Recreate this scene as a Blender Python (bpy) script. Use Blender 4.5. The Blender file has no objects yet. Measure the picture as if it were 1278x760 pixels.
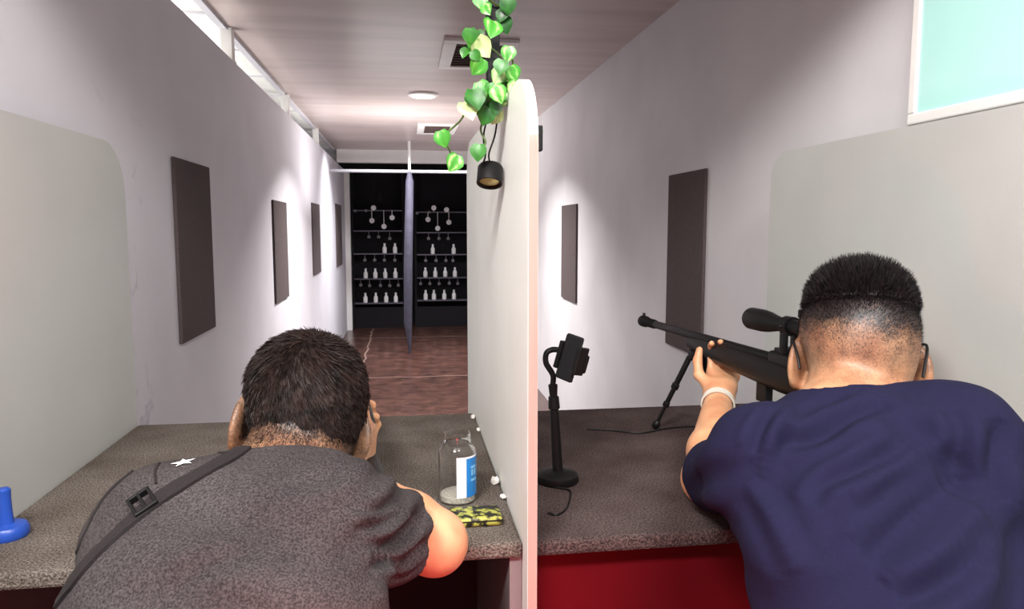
import bpy, bmesh, math, random
import numpy as np
from mathutils import Vector, Matrix, Euler
from mathutils.bvhtree import BVHTree

random.seed(7)
np.random.seed(7)
PI = math.pi
SC = bpy.context.scene
C = SC.collection
R = math.radians
SC.view_settings.view_transform = 'Standard'
SC.view_settings.look = 'None'
SC.view_settings.exposure = 0.36

# ------------------------------------------------------------------ camera
CZ = 1.26                                   # lens height above the floor
cam_d = bpy.data.cameras.new('camera')
cam = bpy.data.objects.new('camera', cam_d)
C.objects.link(cam)
FPX = 925.0
cam_d.sensor_width = 36.0
cam_d.lens = FPX / 1278.0 * 36.0
cam_d.clip_start = 0.02
cam.location = (0, 0, CZ)
cam.rotation_euler = (R(90 - 5.92), 0, R(-8.3))
SC.camera = cam
RM = Euler(cam.rotation_euler).to_matrix()
ORI = Vector((0, 0, CZ))


def ray(u, v):
    return (RM @ Vector(((u - 639) / FPX, -(v - 380) / FPX, -1))).normalized()


def atY(u, v, y):
    d = ray(u, v)
    return ORI + d * (y / d.y)


def atX(u, v, x):
    d = ray(u, v)
    return ORI + d * (x / d.x)


def atZ(u, v, z):
    d = ray(u, v)
    return ORI + d * ((z - CZ) / d.z)


# ------------------------------------------------------------------ materials
def lin(c):
    out = []
    for v in c[:3]:
        v = v / 255.0
        out.append(v / 12.92 if v <= 0.04045 else ((v + 0.055) / 1.055) ** 2.4)
    return (*out, 1.0)


def new_mat(name):
    m = bpy.data.materials.new(name)
    m.use_nodes = True
    nt = m.node_tree
    return m, nt, nt.nodes['Principled BSDF']


def mat(name, col, rough=0.6, metal=0.0, spec=0.5, var=0.0, scale=20.0, bump=0.0, bscale=None,
        col2=None, coat=0.0, stretch=None, detail=4.0, lo=0.35, hi=0.65, trans=0.0, ior=1.45, emit=None):
    m, nt, b = new_mat(name)
    b.inputs['Base Color'].default_value = lin(col)
    b.inputs['Roughness'].default_value = rough
    b.inputs['Metallic'].default_value = metal
    b.inputs['Specular IOR Level'].default_value = spec
    b.inputs['Coat Weight'].default_value = coat
    b.inputs['Transmission Weight'].default_value = trans
    b.inputs['IOR'].default_value = ior
    if emit:
        b.inputs['Emission Color'].default_value = lin(emit[0])
        b.inputs['Emission Strength'].default_value = emit[1]
    N, L = nt.nodes, nt.links
    if var or bump:
        tc = N.new('ShaderNodeTexCoord')
        mp = N.new('ShaderNodeMapping')
        L.new(tc.outputs['Object'], mp.inputs['Vector'])
        if stretch:
            mp.inputs['Scale'].default_value = stretch
    if var:
        nz = N.new('ShaderNodeTexNoise')
        nz.inputs['Scale'].default_value = scale
        nz.inputs['Detail'].default_value = detail
        L.new(mp.outputs['Vector'], nz.inputs['Vector'])
        rp = N.new('ShaderNodeValToRGB')
        rp.color_ramp.elements[0].position = lo
        rp.color_ramp.elements[1].position = hi
        c2 = col2 if col2 else tuple(max(0, x * (1 - var)) for x in col)
        rp.color_ramp.elements[0].color = lin(c2)
        rp.color_ramp.elements[1].color = lin(col)
        L.new(nz.outputs['Fac'], rp.inputs['Fac'])
        L.new(rp.outputs['Color'], b.inputs['Base Color'])
    if bump:
        n2 = N.new('ShaderNodeTexNoise')
        n2.inputs['Scale'].default_value = bscale or scale
        n2.inputs['Detail'].default_value = 6
        L.new(mp.outputs['Vector'], n2.inputs['Vector'])
        bp = N.new('ShaderNodeBump')
        bp.inputs['Strength'].default_value = bump
        bp.inputs['Distance'].default_value = 0.01
        L.new(n2.outputs['Fac'], bp.inputs['Height'])
        L.new(bp.outputs['Normal'], b.inputs['Normal'])
    return m


M = {}
M['wall'] = mat('wall_paint', (214, 212, 218), 0.55, var=0.03, scale=3.0, bump=0.06, bscale=60)
M['wall_r'] = mat('wall_paint_right', (214, 212, 214), 0.55, var=0.04, scale=3.0, bump=0.06, bscale=60)
M['divider'] = mat('divider_paint', (186, 188, 184), 0.5, var=0.03, scale=4.0, bump=0.04, bscale=80)
M['partition'] = mat('partition_paint', (242, 244, 237), 0.45, var=0.03, scale=4.0, bump=0.04, bscale=80)
M['edge'] = mat('divider_edge_wood', (188, 140, 130), 0.6, var=0.06, scale=30, stretch=(1, 1, 0.1))
M['ceil'] = mat('ceiling_boards', (200, 184, 180), 0.36, var=0.07, scale=2.0, stretch=(0.6, 5, 1), bump=0.10, bscale=3)
M['ceil_white'] = mat('ceiling_tiles', (240, 238, 232), 0.7, var=0.03, scale=6)
M['white'] = mat('white_enamel', (236, 234, 230), 0.45, var=0.02, scale=8)
M['foam'] = mat('acoustic_foam', (92, 80, 80), 0.95, var=0.22, scale=260, bump=0.5, bscale=300)
M['black'] = mat('black_plastic', (12, 11, 13), 0.5, spec=0.35, var=0.1, scale=40)
M['black_matte'] = mat('black_matte', (17, 14, 18), 0.8, var=0.15, scale=30)
M['gunmetal'] = mat('gun_metal', (13, 12, 14), 0.45, metal=0.2, spec=0.4, var=0.1, scale=80)
M['stock'] = mat('gun_stock', (17, 13, 13), 0.45, spec=0.35, var=0.25, scale=30, stretch=(1, 0.15, 1))
M['rack'] = mat('rack_black', (14, 11, 16), 0.9, var=0.2, scale=12)
M['shelf'] = mat('rack_shelf_steel', (105, 100, 112), 0.5, metal=0.3, var=0.1, scale=20)
M['target_white'] = mat('target_white', (240, 240, 238), 0.5, var=0.03, scale=30, emit=None)
M['target_grey'] = mat('target_grey', (120, 118, 122), 0.6, var=0.1, scale=40)
M['postgrey'] = mat('post_grey_wrap', (60, 58, 72), 0.7, var=0.15, scale=20)
M['turq'] = mat('turquoise_panel', (184, 236, 228), 0.25, var=0.03, scale=2, coat=0.3)
M['grille'] = mat('vent_grille', (128, 106, 102), 0.6, var=0.2, scale=40)
M['lampglow'] = mat('lamp_diffuser', (255, 252, 245), 0.5, emit=((255, 250, 240), 2.2))
M['warmglow'] = mat('spot_reflector', (206, 196, 130), 0.25, metal=0.6, var=0.05, scale=20)
M['stem'] = mat('vine_stem', (74, 96, 40), 0.6, var=0.2, scale=60)
M['blue'] = mat('blue_plastic', (38, 76, 168), 0.35, var=0.06, scale=20)
M['pvc'] = mat('jar_plastic', (250, 251, 251), 0.05, trans=1.0, ior=1.3, var=0.01, scale=10)
M['label'] = mat('jar_label_white', (236, 238, 240), 0.5, var=0.02, scale=30)
M['labelblue'] = mat('jar_label_blue', (22, 118, 190), 0.5, var=0.06, scale=60)
M['pellets'] = mat('pellets', (246, 240, 224), 0.4, var=0.2, scale=300)
M['camo'] = mat('camo_print', (156, 158, 70), 0.5, col2=(26, 26, 20), var=0.5, scale=70, lo=0.47, hi=0.56)
M['strapm'] = mat('strap_webbing', (24, 16, 17), 0.85, var=0.2, scale=400, bump=0.3, bscale=500)
M['silver'] = mat('silver_print', (225, 225, 222), 0.4, var=0.03, scale=40)
M['denim'] = mat('trousers_cloth', (34, 36, 48), 0.9, var=0.2, scale=200)
M['shoe'] = mat('shoe_rubber', (30, 30, 32), 0.6, var=0.1, scale=50)
M['seatpad'] = mat('stool_vinyl', (28, 26, 28), 0.5, var=0.1, scale=30)
M['chrome'] = mat('stool_chrome', (190, 190, 192), 0.25, metal=1.0, var=0.05, scale=20)
M['scrap'] = mat('white_scrap', (238, 234, 226), 0.8, var=0.05, scale=60)
M['bracelet'] = mat('bracelet_band', (212, 206, 194), 0.5, var=0.05, scale=100)
M['void_shade'] = mat('counter_void_shade', (20, 15, 18), 0.8, var=0.2, scale=10)  # near-black: shade of the hollow under the left counter, put into the colour
M['eyew'] = mat('eye_white', (235, 232, 228), 0.2, var=0.02, scale=50)
M['iris'] = mat('eye_iris', (40, 26, 18), 0.15, var=0.1, scale=80)
M['sidepan'] = mat('side_panel_grey', (120, 112, 112), 0.6, var=0.06, scale=6)
M['railgrey'] = mat('rail_grey', (150, 148, 152), 0.5, var=0.05, scale=10)
M['redpaint'] = mat('red_board', (84, 3, 12), 0.6, spec=0.15, var=0.08, scale=5)


def carpet_mat(name, a, bcol, c, sc=330):
    m, nt, b = new_mat(name)
    N, L = nt.nodes, nt.links
    tc = N.new('ShaderNodeTexCoord')
    n1 = N.new('ShaderNodeTexNoise')
    n1.inputs['Scale'].default_value = sc
    n1.inputs['Detail'].default_value = 3
    n2 = N.new('ShaderNodeTexNoise')
    n2.inputs['Scale'].default_value = 9
    n2.inputs['Detail'].default_value = 4
    for n in (n1, n2):
        L.new(tc.outputs['Object'], n.inputs['Vector'])
    rp = N.new('ShaderNodeValToRGB')
    rp.color_ramp.elements[0].position = 0.36
    rp.color_ramp.elements[0].color = lin(a)
    rp.color_ramp.elements[1].position = 0.66
    rp.color_ramp.elements[1].color = lin(bcol)
    L.new(n1.outputs['Fac'], rp.inputs['Fac'])
    mx = N.new('ShaderNodeMix')
    mx.data_type = 'RGBA'
    mx.blend_type = 'MULTIPLY'
    r2 = N.new('ShaderNodeValToRGB')
    r2.color_ramp.elements[0].position = 0.3
    r2.color_ramp.elements[0].color = lin(c)
    r2.color_ramp.elements[1].position = 0.7
    r2.color_ramp.elements[1].color = (1, 1, 1, 1)
    L.new(n2.outputs['Fac'], r2.inputs['Fac'])
    mx.inputs['Factor'].default_value = 1.0
    L.new(rp.outputs['Color'], mx.inputs['A'])
    L.new(r2.outputs['Color'], mx.inputs['B'])
    L.new(mx.outputs['Result'], b.inputs['Base Color'])
    b.inputs['Roughness'].default_value = 0.95
    b.inputs['Specular IOR Level'].default_value = 0.1
    bp = N.new('ShaderNodeBump')
    bp.inputs['Strength'].default_value = 0.9
    bp.inputs['Distance'].default_value = 0.004
    L.new(n1.outputs['Fac'], bp.inputs['Height'])
    L.new(bp.outputs['Normal'], b.inputs['Normal'])
    return m


M['carpet'] = carpet_mat('carpet_charcoal', (70, 64, 60), (140, 131, 123), (205, 200, 196))
M['carpet_r'] = carpet_mat('carpet_brown', (50, 42, 42), (102, 88, 85), (205, 195, 195))
M['tee_grey'] = carpet_mat('heather_jersey', (46, 42, 43), (78, 73, 73), (215, 210, 212), 430)
M['tee_grey'].node_tree.nodes['Bump'].inputs['Strength'].default_value = 0.25
M['tee_navy'] = mat('navy_jersey', (26, 25, 50), 0.92, spec=0.15, var=0.08, scale=300, bump=0.1, bscale=400)
M['bagcloth'] = mat('bag_cloth', (72, 66, 66), 0.8, var=0.15, scale=150, bump=0.2, bscale=300)


def floor_mat():
    m, nt, b = new_mat('worn_red_floor')
    N, L = nt.nodes, nt.links
    tc = N.new('ShaderNodeTexCoord')
    n1 = N.new('ShaderNodeTexNoise')
    n1.inputs['Scale'].default_value = 7
    n1.inputs['Detail'].default_value = 10
    n1.inputs['Roughness'].default_value = 0.7
    L.new(tc.outputs['Object'], n1.inputs['Vector'])
    rp = N.new('ShaderNodeValToRGB')
    e = rp.color_ramp.elements
    e[0].position = 0.3
    e[0].color = lin((34, 21, 19))
    e[1].position = 0.62
    e[1].color = lin((86, 58, 50))
    x = e.new(0.78)
    x.color = lin((140, 114, 104))
    L.new(n1.outputs['Fac'], rp.inputs['Fac'])
    br = N.new('ShaderNodeTexBrick')
    br.offset = 0.0
    br.inputs['Scale'].default_value = 1.0
    br.inputs['Brick Width'].default_value = 1.9
    br.inputs['Row Height'].default_value = 2.3
    br.inputs['Mortar Size'].default_value = 0.012
    br.inputs['Mortar Smooth'].default_value = 0.6
    br.inputs['Color1'].default_value = (0, 0, 0, 1)
    br.inputs['Color2'].default_value = (0, 0, 0, 1)
    br.inputs['Mortar'].default_value = (0.5, 0.5, 0.5, 1)
    mp = N.new('ShaderNodeMapping')
    mp.inputs['Location'].default_value = (0.35, 0.6, 0)
    n3 = N.new('ShaderNodeTexNoise')
    n3.inputs['Scale'].default_value = 3
    vm = N.new('ShaderNodeVectorMath')
    vm.operation = 'MULTIPLY_ADD'
    vm.inputs[1].default_value = (0.08, 0.08, 0)
    L.new(tc.outputs['Object'], n3.inputs['Vector'])
    L.new(n3.outputs['Color'], vm.inputs[0])
    L.new(tc.outputs['Object'], vm.inputs[2])
    L.new(vm.outputs['Vector'], mp.inputs['Vector'])
    L.new(mp.outputs['Vector'], br.inputs['Vector'])
    mx = N.new('ShaderNodeMix')
    mx.data_type = 'RGBA'
    L.new(br.outputs['Color'], mx.inputs['Factor'])
    L.new(rp.outputs['Color'], mx.inputs['A'])
    mx.inputs['B'].default_value = lin((168, 142, 132))
    L.new(mx.outputs['Result'], b.inputs['Base Color'])
    b.inputs['Roughness'].default_value = 0.26
    return m


M['floor'] = floor_mat()


def smudge_wall():
    """left wall paint with faint grey scuffs near the booth"""
    m = M['wall'].copy()
    m.name = 'wall_paint_scuffed'
    nt = m.node_tree
    N, L = nt.nodes, nt.links
    b = N['Principled BSDF']
    src = b.inputs['Base Color'].links[0].from_socket
    tc = N.new('ShaderNodeTexCoord')
    n = N.new('ShaderNodeTexNoise')
    n.inputs['Scale'].default_value = 9
    n.inputs['Detail'].default_value = 3
    n.inputs['Distortion'].default_value = 1.2
    L.new(tc.outputs['Object'], n.inputs['Vector'])
    r = N.new('ShaderNodeValToRGB')
    r.color_ramp.elements[0].position = 0.6
    r.color_ramp.elements[0].color = (0, 0, 0, 1)
    r.color_ramp.elements[1].position = 0.7
    r.color_ramp.elements[1].color = (0.5, 0.5, 0.5, 1)
    L.new(n.outputs['Fac'], r.inputs['Fac'])
    sp = N.new('ShaderNodeSeparateXYZ')
    L.new(tc.outputs['Object'], sp.inputs['Vector'])
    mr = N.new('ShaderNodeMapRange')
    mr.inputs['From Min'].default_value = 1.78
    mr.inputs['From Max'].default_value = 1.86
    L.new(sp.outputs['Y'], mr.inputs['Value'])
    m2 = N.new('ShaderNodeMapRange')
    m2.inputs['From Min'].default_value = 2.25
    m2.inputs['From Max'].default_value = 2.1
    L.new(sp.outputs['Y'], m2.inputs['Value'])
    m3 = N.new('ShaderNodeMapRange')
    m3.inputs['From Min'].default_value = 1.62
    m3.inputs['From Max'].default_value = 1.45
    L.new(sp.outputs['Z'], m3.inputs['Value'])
    mu = N.new('ShaderNodeMath')
    mu.operation = 'MULTIPLY'
    L.new(r.outputs['Color'], mu.inputs[0])
    for q in (mr, m2, m3):
        if q is not mr:
            mu2 = N.new('ShaderNodeMath')
            mu2.operation = 'MULTIPLY'
            L.new(mu.outputs['Value'], mu2.inputs[0])
            mu = mu2
        L.new(q.outputs['Result'], mu.inputs[1])
    mx = N.new('ShaderNodeMix')
    mx.data_type = 'RGBA'
    L.new(mu.outputs['Value'], mx.inputs['Factor'])
    L.new(src, mx.inputs['A'])
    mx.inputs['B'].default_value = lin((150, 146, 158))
    L.new(mx.outputs['Result'], b.inputs['Base Color'])
    return m


M['wall_scuff'] = smudge_wall()


def leaf_mat():
    m, nt, b = new_mat('pothos_leaf')
    N, L = nt.nodes, nt.links
    at = N.new('ShaderNodeAttribute')
    at.attribute_name = 'tone'
    rp = N.new('ShaderNodeValToRGB')
    e = rp.color_ramp.elements
    e[0].position = 0.0
    e[0].color = lin((16, 66, 18))
    e[1].position = 0.7
    e[1].color = lin((66, 146, 46))
    x = e.new(1.0)
    x.color = lin((206, 232, 160))
    L.new(at.outputs['Fac'], rp.inputs['Fac'])
    L.new(rp.outputs['Color'], b.inputs['Base Color'])
    b.inputs['Roughness'].default_value = 0.4
    return m


M['leaf'] = leaf_mat()


def skin_mat(name, base, red):
    m, nt, b = new_mat(name)
    N, L = nt.nodes, nt.links
    at = N.new('ShaderNodeAttribute')
    at.attribute_name = 'stubble'
    tc = N.new('ShaderNodeTexCoord')
    n = N.new('ShaderNodeTexNoise')
    n.inputs['Scale'].default_value = 22
    n.inputs['Detail'].default_value = 4
    L.new(tc.outputs['Object'], n.inputs['Vector'])
    rp = N.new('ShaderNodeValToRGB')
    rp.color_ramp.elements[0].position = 0.35
    rp.color_ramp.elements[0].color = lin(red)
    rp.color_ramp.elements[1].position = 0.65
    rp.color_ramp.elements[1].color = lin(base)
    L.new(n.outputs['Fac'], rp.inputs['Fac'])
    n2 = N.new('ShaderNodeTexNoise')
    n2.inputs['Scale'].default_value = 420
    n2.inputs['Detail'].default_value = 2
    L.new(tc.outputs['Object'], n2.inputs['Vector'])
    n3 = N.new('ShaderNodeTexNoise')
    n3.inputs['Scale'].default_value = 45
    n3.inputs['Detail'].default_value = 3
    L.new(tc.outputs['Object'], n3.inputs['Vector'])
    ad = N.new('ShaderNodeMath')
    ad.operation = 'MULTIPLY_ADD'
    L.new(n2.outputs['Fac'], ad.inputs[0])
    ad.inputs[1].default_value = 0.7
    sb = N.new('ShaderNodeMath')
    sb.operation = 'MULTIPLY_ADD'
    L.new(n3.outputs['Fac'], sb.inputs[0])
    sb.inputs[1].default_value = 0.7
    sb.inputs[2].default_value = -0.70
    L.new(sb.outputs['Value'], ad.inputs[2])
    su = N.new('ShaderNodeMath')
    su.operation = 'ADD'
    L.new(ad.outputs['Value'], su.inputs[0])
    L.new(at.outputs['Fac'], su.inputs[1])
    mu = N.new('ShaderNodeMath')
    mu.operation = 'MULTIPLY'
    mu.use_clamp = True
    L.new(su.outputs['Value'], mu.inputs[0])
    gt = N.new('ShaderNodeMath')
    gt.operation = 'MULTIPLY'
    gt.use_clamp = True
    L.new(at.outputs['Fac'], gt.inputs[0])
    gt.inputs[1].default_value = 3.0
    L.new(gt.outputs['Value'], mu.inputs[1])
    mx = N.new('ShaderNodeMix')
    mx.data_type = 'RGBA'
    L.new(mu.outputs['Value'], mx.inputs['Factor'])
    L.new(rp.outputs['Color'], mx.inputs['A'])
    mx.inputs['B'].default_value = lin((34, 26, 26))
    L.new(mx.outputs['Result'], b.inputs['Base Color'])
    b.inputs['Roughness'].default_value = 0.5
    b.inputs['Subsurface Weight'].default_value = 0.08
    b.inputs['Subsurface Radius'].default_value = (0.012, 0.005, 0.003)
    b.inputs['Subsurface Scale'].default_value = 0.6
    return m


M['skin'] = skin_mat('skin', (208, 158, 120), (192, 134, 98))
M['hair'] = mat('short_black_hair', (26, 19, 19), 0.6, spec=0.25, var=0.35, scale=60, col2=(14, 10, 11))
M['hair_brown'] = mat('short_brown_black_hair', (40, 28, 25), 0.6, spec=0.22, var=0.35, scale=60, col2=(17, 11, 10))


# ------------------------------------------------------------------ mesh helpers
def obj(name, me, m=None, parent=None, smooth=False):
    if isinstance(me, bmesh.types.BMesh):
        bm = me
        bmesh.ops.recalc_face_normals(bm, faces=bm.faces)
        me = bpy.data.meshes.new(name)
        bm.to_mesh(me)
        bm.free()
    o = bpy.data.objects.new(name, me)
    C.objects.link(o)
    if m:
        me.materials.append(m)
    if parent:
        o.parent = parent
        o.matrix_parent_inverse = Matrix.Translation(-parent.location)
    if smooth:
        me.polygons.foreach_set('use_smooth', [True] * len(me.polygons))
        try:
            me.set_sharp_from_angle(angle=R(42))
        except Exception:
            pass
    return o


def tag(o, label, cat, group=None, kind=None):
    o['label'] = label
    o['category'] = cat
    if group:
        o['group'] = group
    if kind:
        o['kind'] = kind
    return o


def thing(name, loc, label, cat, group=None):
    o = bpy.data.objects.new(name, None)
    C.objects.link(o)
    o.location = loc
    o.empty_display_size = 0.05
    return tag(o, label, cat, group)


def struct(o):
    o['kind'] = 'structure'
    return o


def BM():
    return bmesh.new()


def add_box(bm, c, s, rot=None, bevel=0.0, seg=2):
    mtx = Matrix.Translation(c) @ (rot.to_4x4() if rot else Matrix.Identity(4)) @ Matrix.Diagonal((*s, 1))
    r = bmesh.ops.create_cube(bm, size=1.0, matrix=mtx)
    if bevel:
        es = list({e for v in r['verts'] for e in v.link_edges})
        bmesh.ops.bevel(bm, geom=es, offset=bevel, segments=seg, affect='EDGES', profile=0.5)
    return bm


def box2(bm, lo, hi, bevel=0.0):
    lo, hi = Vector(lo), Vector(hi)
    return add_box(bm, (lo + hi) / 2, hi - lo, bevel=bevel)


def frame_of(d):
    d = Vector(d).normalized()
    a = Vector((0, 0, 1)) if abs(d.z) < 0.9 else Vector((1, 0, 0))
    x = d.cross(a).normalized()
    return x, d.cross(x).normalized(), d


def add_tube(bm, pts, r, n=12, caps=True):
    """tube along points; r a number or a list"""
    pts = [Vector(p) for p in pts]
    rs = r if isinstance(r, (list, tuple)) else [r] * len(pts)
    rings = []
    px = None
    for i, p in enumerate(pts):
        d = (pts[min(i + 1, len(pts) - 1)] - pts[max(i - 1, 0)])
        if d.length < 1e-9:
            d = (pts[-1] - pts[0])
        d.normalize()
        if px is None:
            x, y, _ = frame_of(d)
        else:
            x = (px - d * px.dot(d)).normalized()
            y = d.cross(x)
        px = x
        rings.append([bm.verts.new(p + (x * math.cos(2 * PI * k / n) + y * math.sin(2 * PI * k / n)) * rs[i]) for k in range(n)])
    for a, b in zip(rings, rings[1:]):
        for k in range(n):
            bm.faces.new((a[k], a[(k + 1) % n], b[(k + 1) % n], b[k]))
    if caps:
        bm.faces.new(rings[0][::-1])
        bm.faces.new(rings[-1])
    return bm


def add_profile(bm, a, b, prof, n=20):
    """lathe: prof is a list of (t along a->b in metres, radius)"""
    a = Vector(a)
    d = (Vector(b) - a).normalized()
    x, y, _ = frame_of(d)
    rings = []
    for t, r in prof:
        rings.append([bm.verts.new(a + d * t + (x * math.cos(2 * PI * k / n) + y * math.sin(2 * PI * k / n)) * max(r, 1e-5)) for k in range(n)])
    for p, q in zip(rings, rings[1:]):
        for k in range(n):
            bm.faces.new((p[k], p[(k + 1) % n], q[(k + 1) % n], q[k]))
    bm.faces.new(rings[0][::-1])
    bm.faces.new(rings[-1])
    return bm


def add_prism(bm, poly, axis, lo, hi):
    """poly: 2-D points; axis 'x': (y,z), 'y': (x,z), 'z': (x,y)"""
    def P(q, t):
        return {'x': (t, q[0], q[1]), 'y': (q[0], t, q[1]), 'z': (q[0], q[1], t)}[axis]
    a = [bm.verts.new(P(q, lo)) for q in poly]
    b = [bm.verts.new(P(q, hi)) for q in poly]
    n = len(poly)
    bm.faces.new(a)
    bm.faces.new(b[::-1])
    for k in range(n):
        bm.faces.new((a[k], b[k], b[(k + 1) % n], a[(k + 1) % n]))
    return bm


def arc(cx, cy, r, a0, a1, n=10):
    return [(cx + r * math.cos(R(a0 + (a1 - a0) * k / n)), cy + r * math.sin(R(a0 + (a1 - a0) * k / n))) for k in range(n + 1)]


def bez(pts, n=24):
    """Catmull-Rom through the points"""
    P = [Vector(p) for p in pts]
    P = [P[0] * 2 - P[1]] + P + [P[-1] * 2 - P[-2]]
    out = []
    segs = len(P) - 3
    for s in range(segs):
        a, b, c, d = P[s:s + 4]
        for k in range(n):
            t = k / n
            out.append(0.5 * ((2 * b) + (c - a) * t + (2 * a - 5 * b + 4 * c - d) * t * t + (3 * b - a - 3 * c + d) * t ** 3))
    out.append(P[-2])
    return out


# ------------------------------------------------------------------ distance-field modelling for bodies
class Field:
    def __init__(s, lo, hi, h):
        s.lo = np.array(lo, np.float32)
        s.h = h
        s.n = np.ceil((np.array(hi) - np.array(lo)) / h).astype(int) + 1
        s.D = np.full(s.n, 1.0, np.float32)

    def _win(s, blo, bhi, pad):
        a = np.clip(np.floor((np.array(blo) - pad - s.lo) / s.h).astype(int), 0, s.n)
        b = np.clip(np.ceil((np.array(bhi) + pad - s.lo) / s.h).astype(int) + 1, 0, s.n)
        if (b <= a).any():
            return None, None
        ax = [s.lo[i] + s.h * np.arange(a[i], b[i], dtype=np.float32) for i in range(3)]
        G = np.stack(np.meshgrid(*ax, indexing='ij'), -1)
        return tuple(slice(a[i], b[i]) for i in range(3)), G

    def put(s, fn, blo, bhi, k, mode='add', clip=None):
        pad = max(k * 1.2, 0.0) + 3 * s.h
        w, G = s._win(blo, bhi, pad)
        if w is None:
            return
        d = fn(G)
        if clip is not None:
            for (p, nrm) in clip:
                d = np.maximum(d, (G - np.array(p, np.float32)) @ np.array(nrm, np.float32))
        A = s.D[w]
        if mode == 'add':
            if k > 0:
                m = np.maximum(k - np.abs(A - d), 0) / k
                s.D[w] = np.minimum(A, d) - m * m * k * 0.25
            else:
                s.D[w] = np.minimum(A, d)
        else:
            d = -d
            if k > 0:
                m = np.maximum(k - np.abs(A - d), 0) / k
                s.D[w] = np.maximum(A, d) + m * m * k * 0.25
            else:
                s.D[w] = np.maximum(A, d)

    def cap(s, a, b, ra, rb=None, k=0.02, mode='add', clip=None):
        rb = ra if rb is None else rb
        a = np.array(a, np.float32)
        b = np.array(b, np.float32)
        ba = b - a
        L2 = float(ba @ ba) + 1e-12

        def fn(G):
            pa = G - a
            t = np.clip((pa @ ba) / L2, 0, 1)
            return np.linalg.norm(pa - t[..., None] * ba, axis=-1) - (ra + (rb - ra) * t)
        r = max(ra, rb)
        s.put(fn, np.minimum(a, b) - r, np.maximum(a, b) + r, k, mode, clip)

    def ell(s, c, r, rot=None, k=0.02, mode='add', clip=None):
        c = np.array(c, np.float32)
        r = np.array(r, np.float32)
        Rm = np.array(rot.to_3x3() if rot is not None else Matrix.Identity(3), np.float32)

        def fn(G):
            q = (G - c) @ Rm
            k0 = np.linalg.norm(q / r, axis=-1)
            k1 = np.linalg.norm(q / (r * r), axis=-1) + 1e-9
            return k0 * (k0 - 1.0) / k1
        mr = float(r.max())
        s.put(fn, c - mr, c + mr, k, mode, clip)

    def mesh(s, name):
        D, h = s.D, s.h
        D[0], D[-1], D[:, 0], D[:, -1], D[:, :, 0], D[:, :, -1] = (1,) * 6
        S = D < 0
        cs = [S[i:S.shape[0] - 1 + i, j:S.shape[1] - 1 + j, k:S.shape[2] - 1 + k] for i in (0, 1) for j in (0, 1) for k in (0, 1)]
        anyc = cs[0].copy()
        allc = cs[0].copy()
        for c in cs[1:]:
            anyc |= c
            allc &= c
        act = anyc & ~allc
        I = np.argwhere(act)
        idx = np.full(act.shape, -1, np.int32)
        idx[act] = np.arange(len(I))
        acc = np.zeros((len(I), 3), np.float64)
        cnt = np.zeros(len(I))
        for ax in range(3):
            o1, o2 = [q for q in range(3) if q != ax]
            for u in (0, 1):
                for v in (0, 1):
                    off = np.zeros(3, int)
                    off[o1] = u
                    off[o2] = v
                    A = I + off
                    B = A.copy()
                    B[:, ax] += 1
                    da = D[A[:, 0], A[:, 1], A[:, 2]]
                    db = D[B[:, 0], B[:, 1], B[:, 2]]
                    cr = (da < 0) != (db < 0)
                    t = np.where(cr, da / np.where(cr, da - db, 1), 0)
                    p = np.tile(off.astype(float), (len(I), 1))
                    p[:, ax] = t
                    acc[cr] += p[cr]
                    cnt[cr] += 1
        V = (I + acc / cnt[:, None]) * h + s.lo
        F = []
        for ax in range(3):
            o1, o2 = [(1, 2), (2, 0), (0, 1)][ax]
            sl0 = [slice(1, -1)] * 3
            sl1 = [slice(1, -1)] * 3
            sl0[ax] = slice(0, -1)
            sl1[ax] = slice(1, None)
            a, b = S[tuple(sl0)], S[tuple(sl1)]
            E = np.argwhere(a != b)
            base = E + 1
            base[:, ax] -= 1
            inside = a[E[:, 0], E[:, 1], E[:, 2]]
            q = []
            for (u, v) in ((0, 0), (-1, 0), (-1, -1), (0, -1)):
                cidx = base.copy()
                cidx[:, o1] += u
                cidx[:, o2] += v
                q.append(idx[cidx[:, 0], cidx[:, 1], cidx[:, 2]])
            q = np.stack(q, 1)
            q[~inside] = q[~inside][:, ::-1]
            F.append(q)
        F = np.concatenate(F)
        F = F[(F >= 0).all(1)]
        return V, F


def np_mesh(name, V, F):
    me = bpy.data.meshes.new(name)
    me.vertices.add(len(V))
    me.vertices.foreach_set('co', np.asarray(V, np.float32).ravel())
    me.loops.add(F.size)
    me.loops.foreach_set('vertex_index', F.astype(np.int32).ravel())
    me.polygons.add(len(F))
    me.polygons.foreach_set('loop_start', np.arange(0, F.size, F.shape[1], dtype=np.int32))
    me.update(calc_edges=True)
    me.validate()
    me.polygons.foreach_set('use_smooth', np.ones(len(me.polygons), bool))
    return me


def relax(V, F, it=2, lam=0.5):
    for _ in range(it):
        acc = np.zeros_like(V)
        cnt = np.zeros(len(V))
        for i in range(4):
            for j in (1, 3):
                np.add.at(acc, F[:, i], V[F[:, (i + j) % 4]])
                np.add.at(cnt, F[:, i], 1)
        V = V + lam * (acc / np.maximum(cnt, 1)[:, None] - V)
    return V


def vnormals(V, F):
    n = np.cross(V[F[:, 2]] - V[F[:, 0]], V[F[:, 3]] - V[F[:, 1]])
    N = np.zeros_like(V)
    for i in range(4):
        np.add.at(N, F[:, i], n)
    return N / (np.linalg.norm(N, axis=1)[:, None] + 1e-12)


def set_attr(me, name, vals):
    a = me.attributes.new(name, 'FLOAT', 'POINT')
    a.data.foreach_set('value', np.asarray(vals, np.float32))


# ================================================================== THE SETTING
TOP = 0.80                  # counter height
XL, XR = -0.70, 1.03        # lane walls
XP = 0.168                  # left face of the divider between the booths
YB = 9.6                    # back of the range
ZC = 2.10                   # lane ceiling
F0, B0 = 1.035, 1.81        # counter front and back edge

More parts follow.
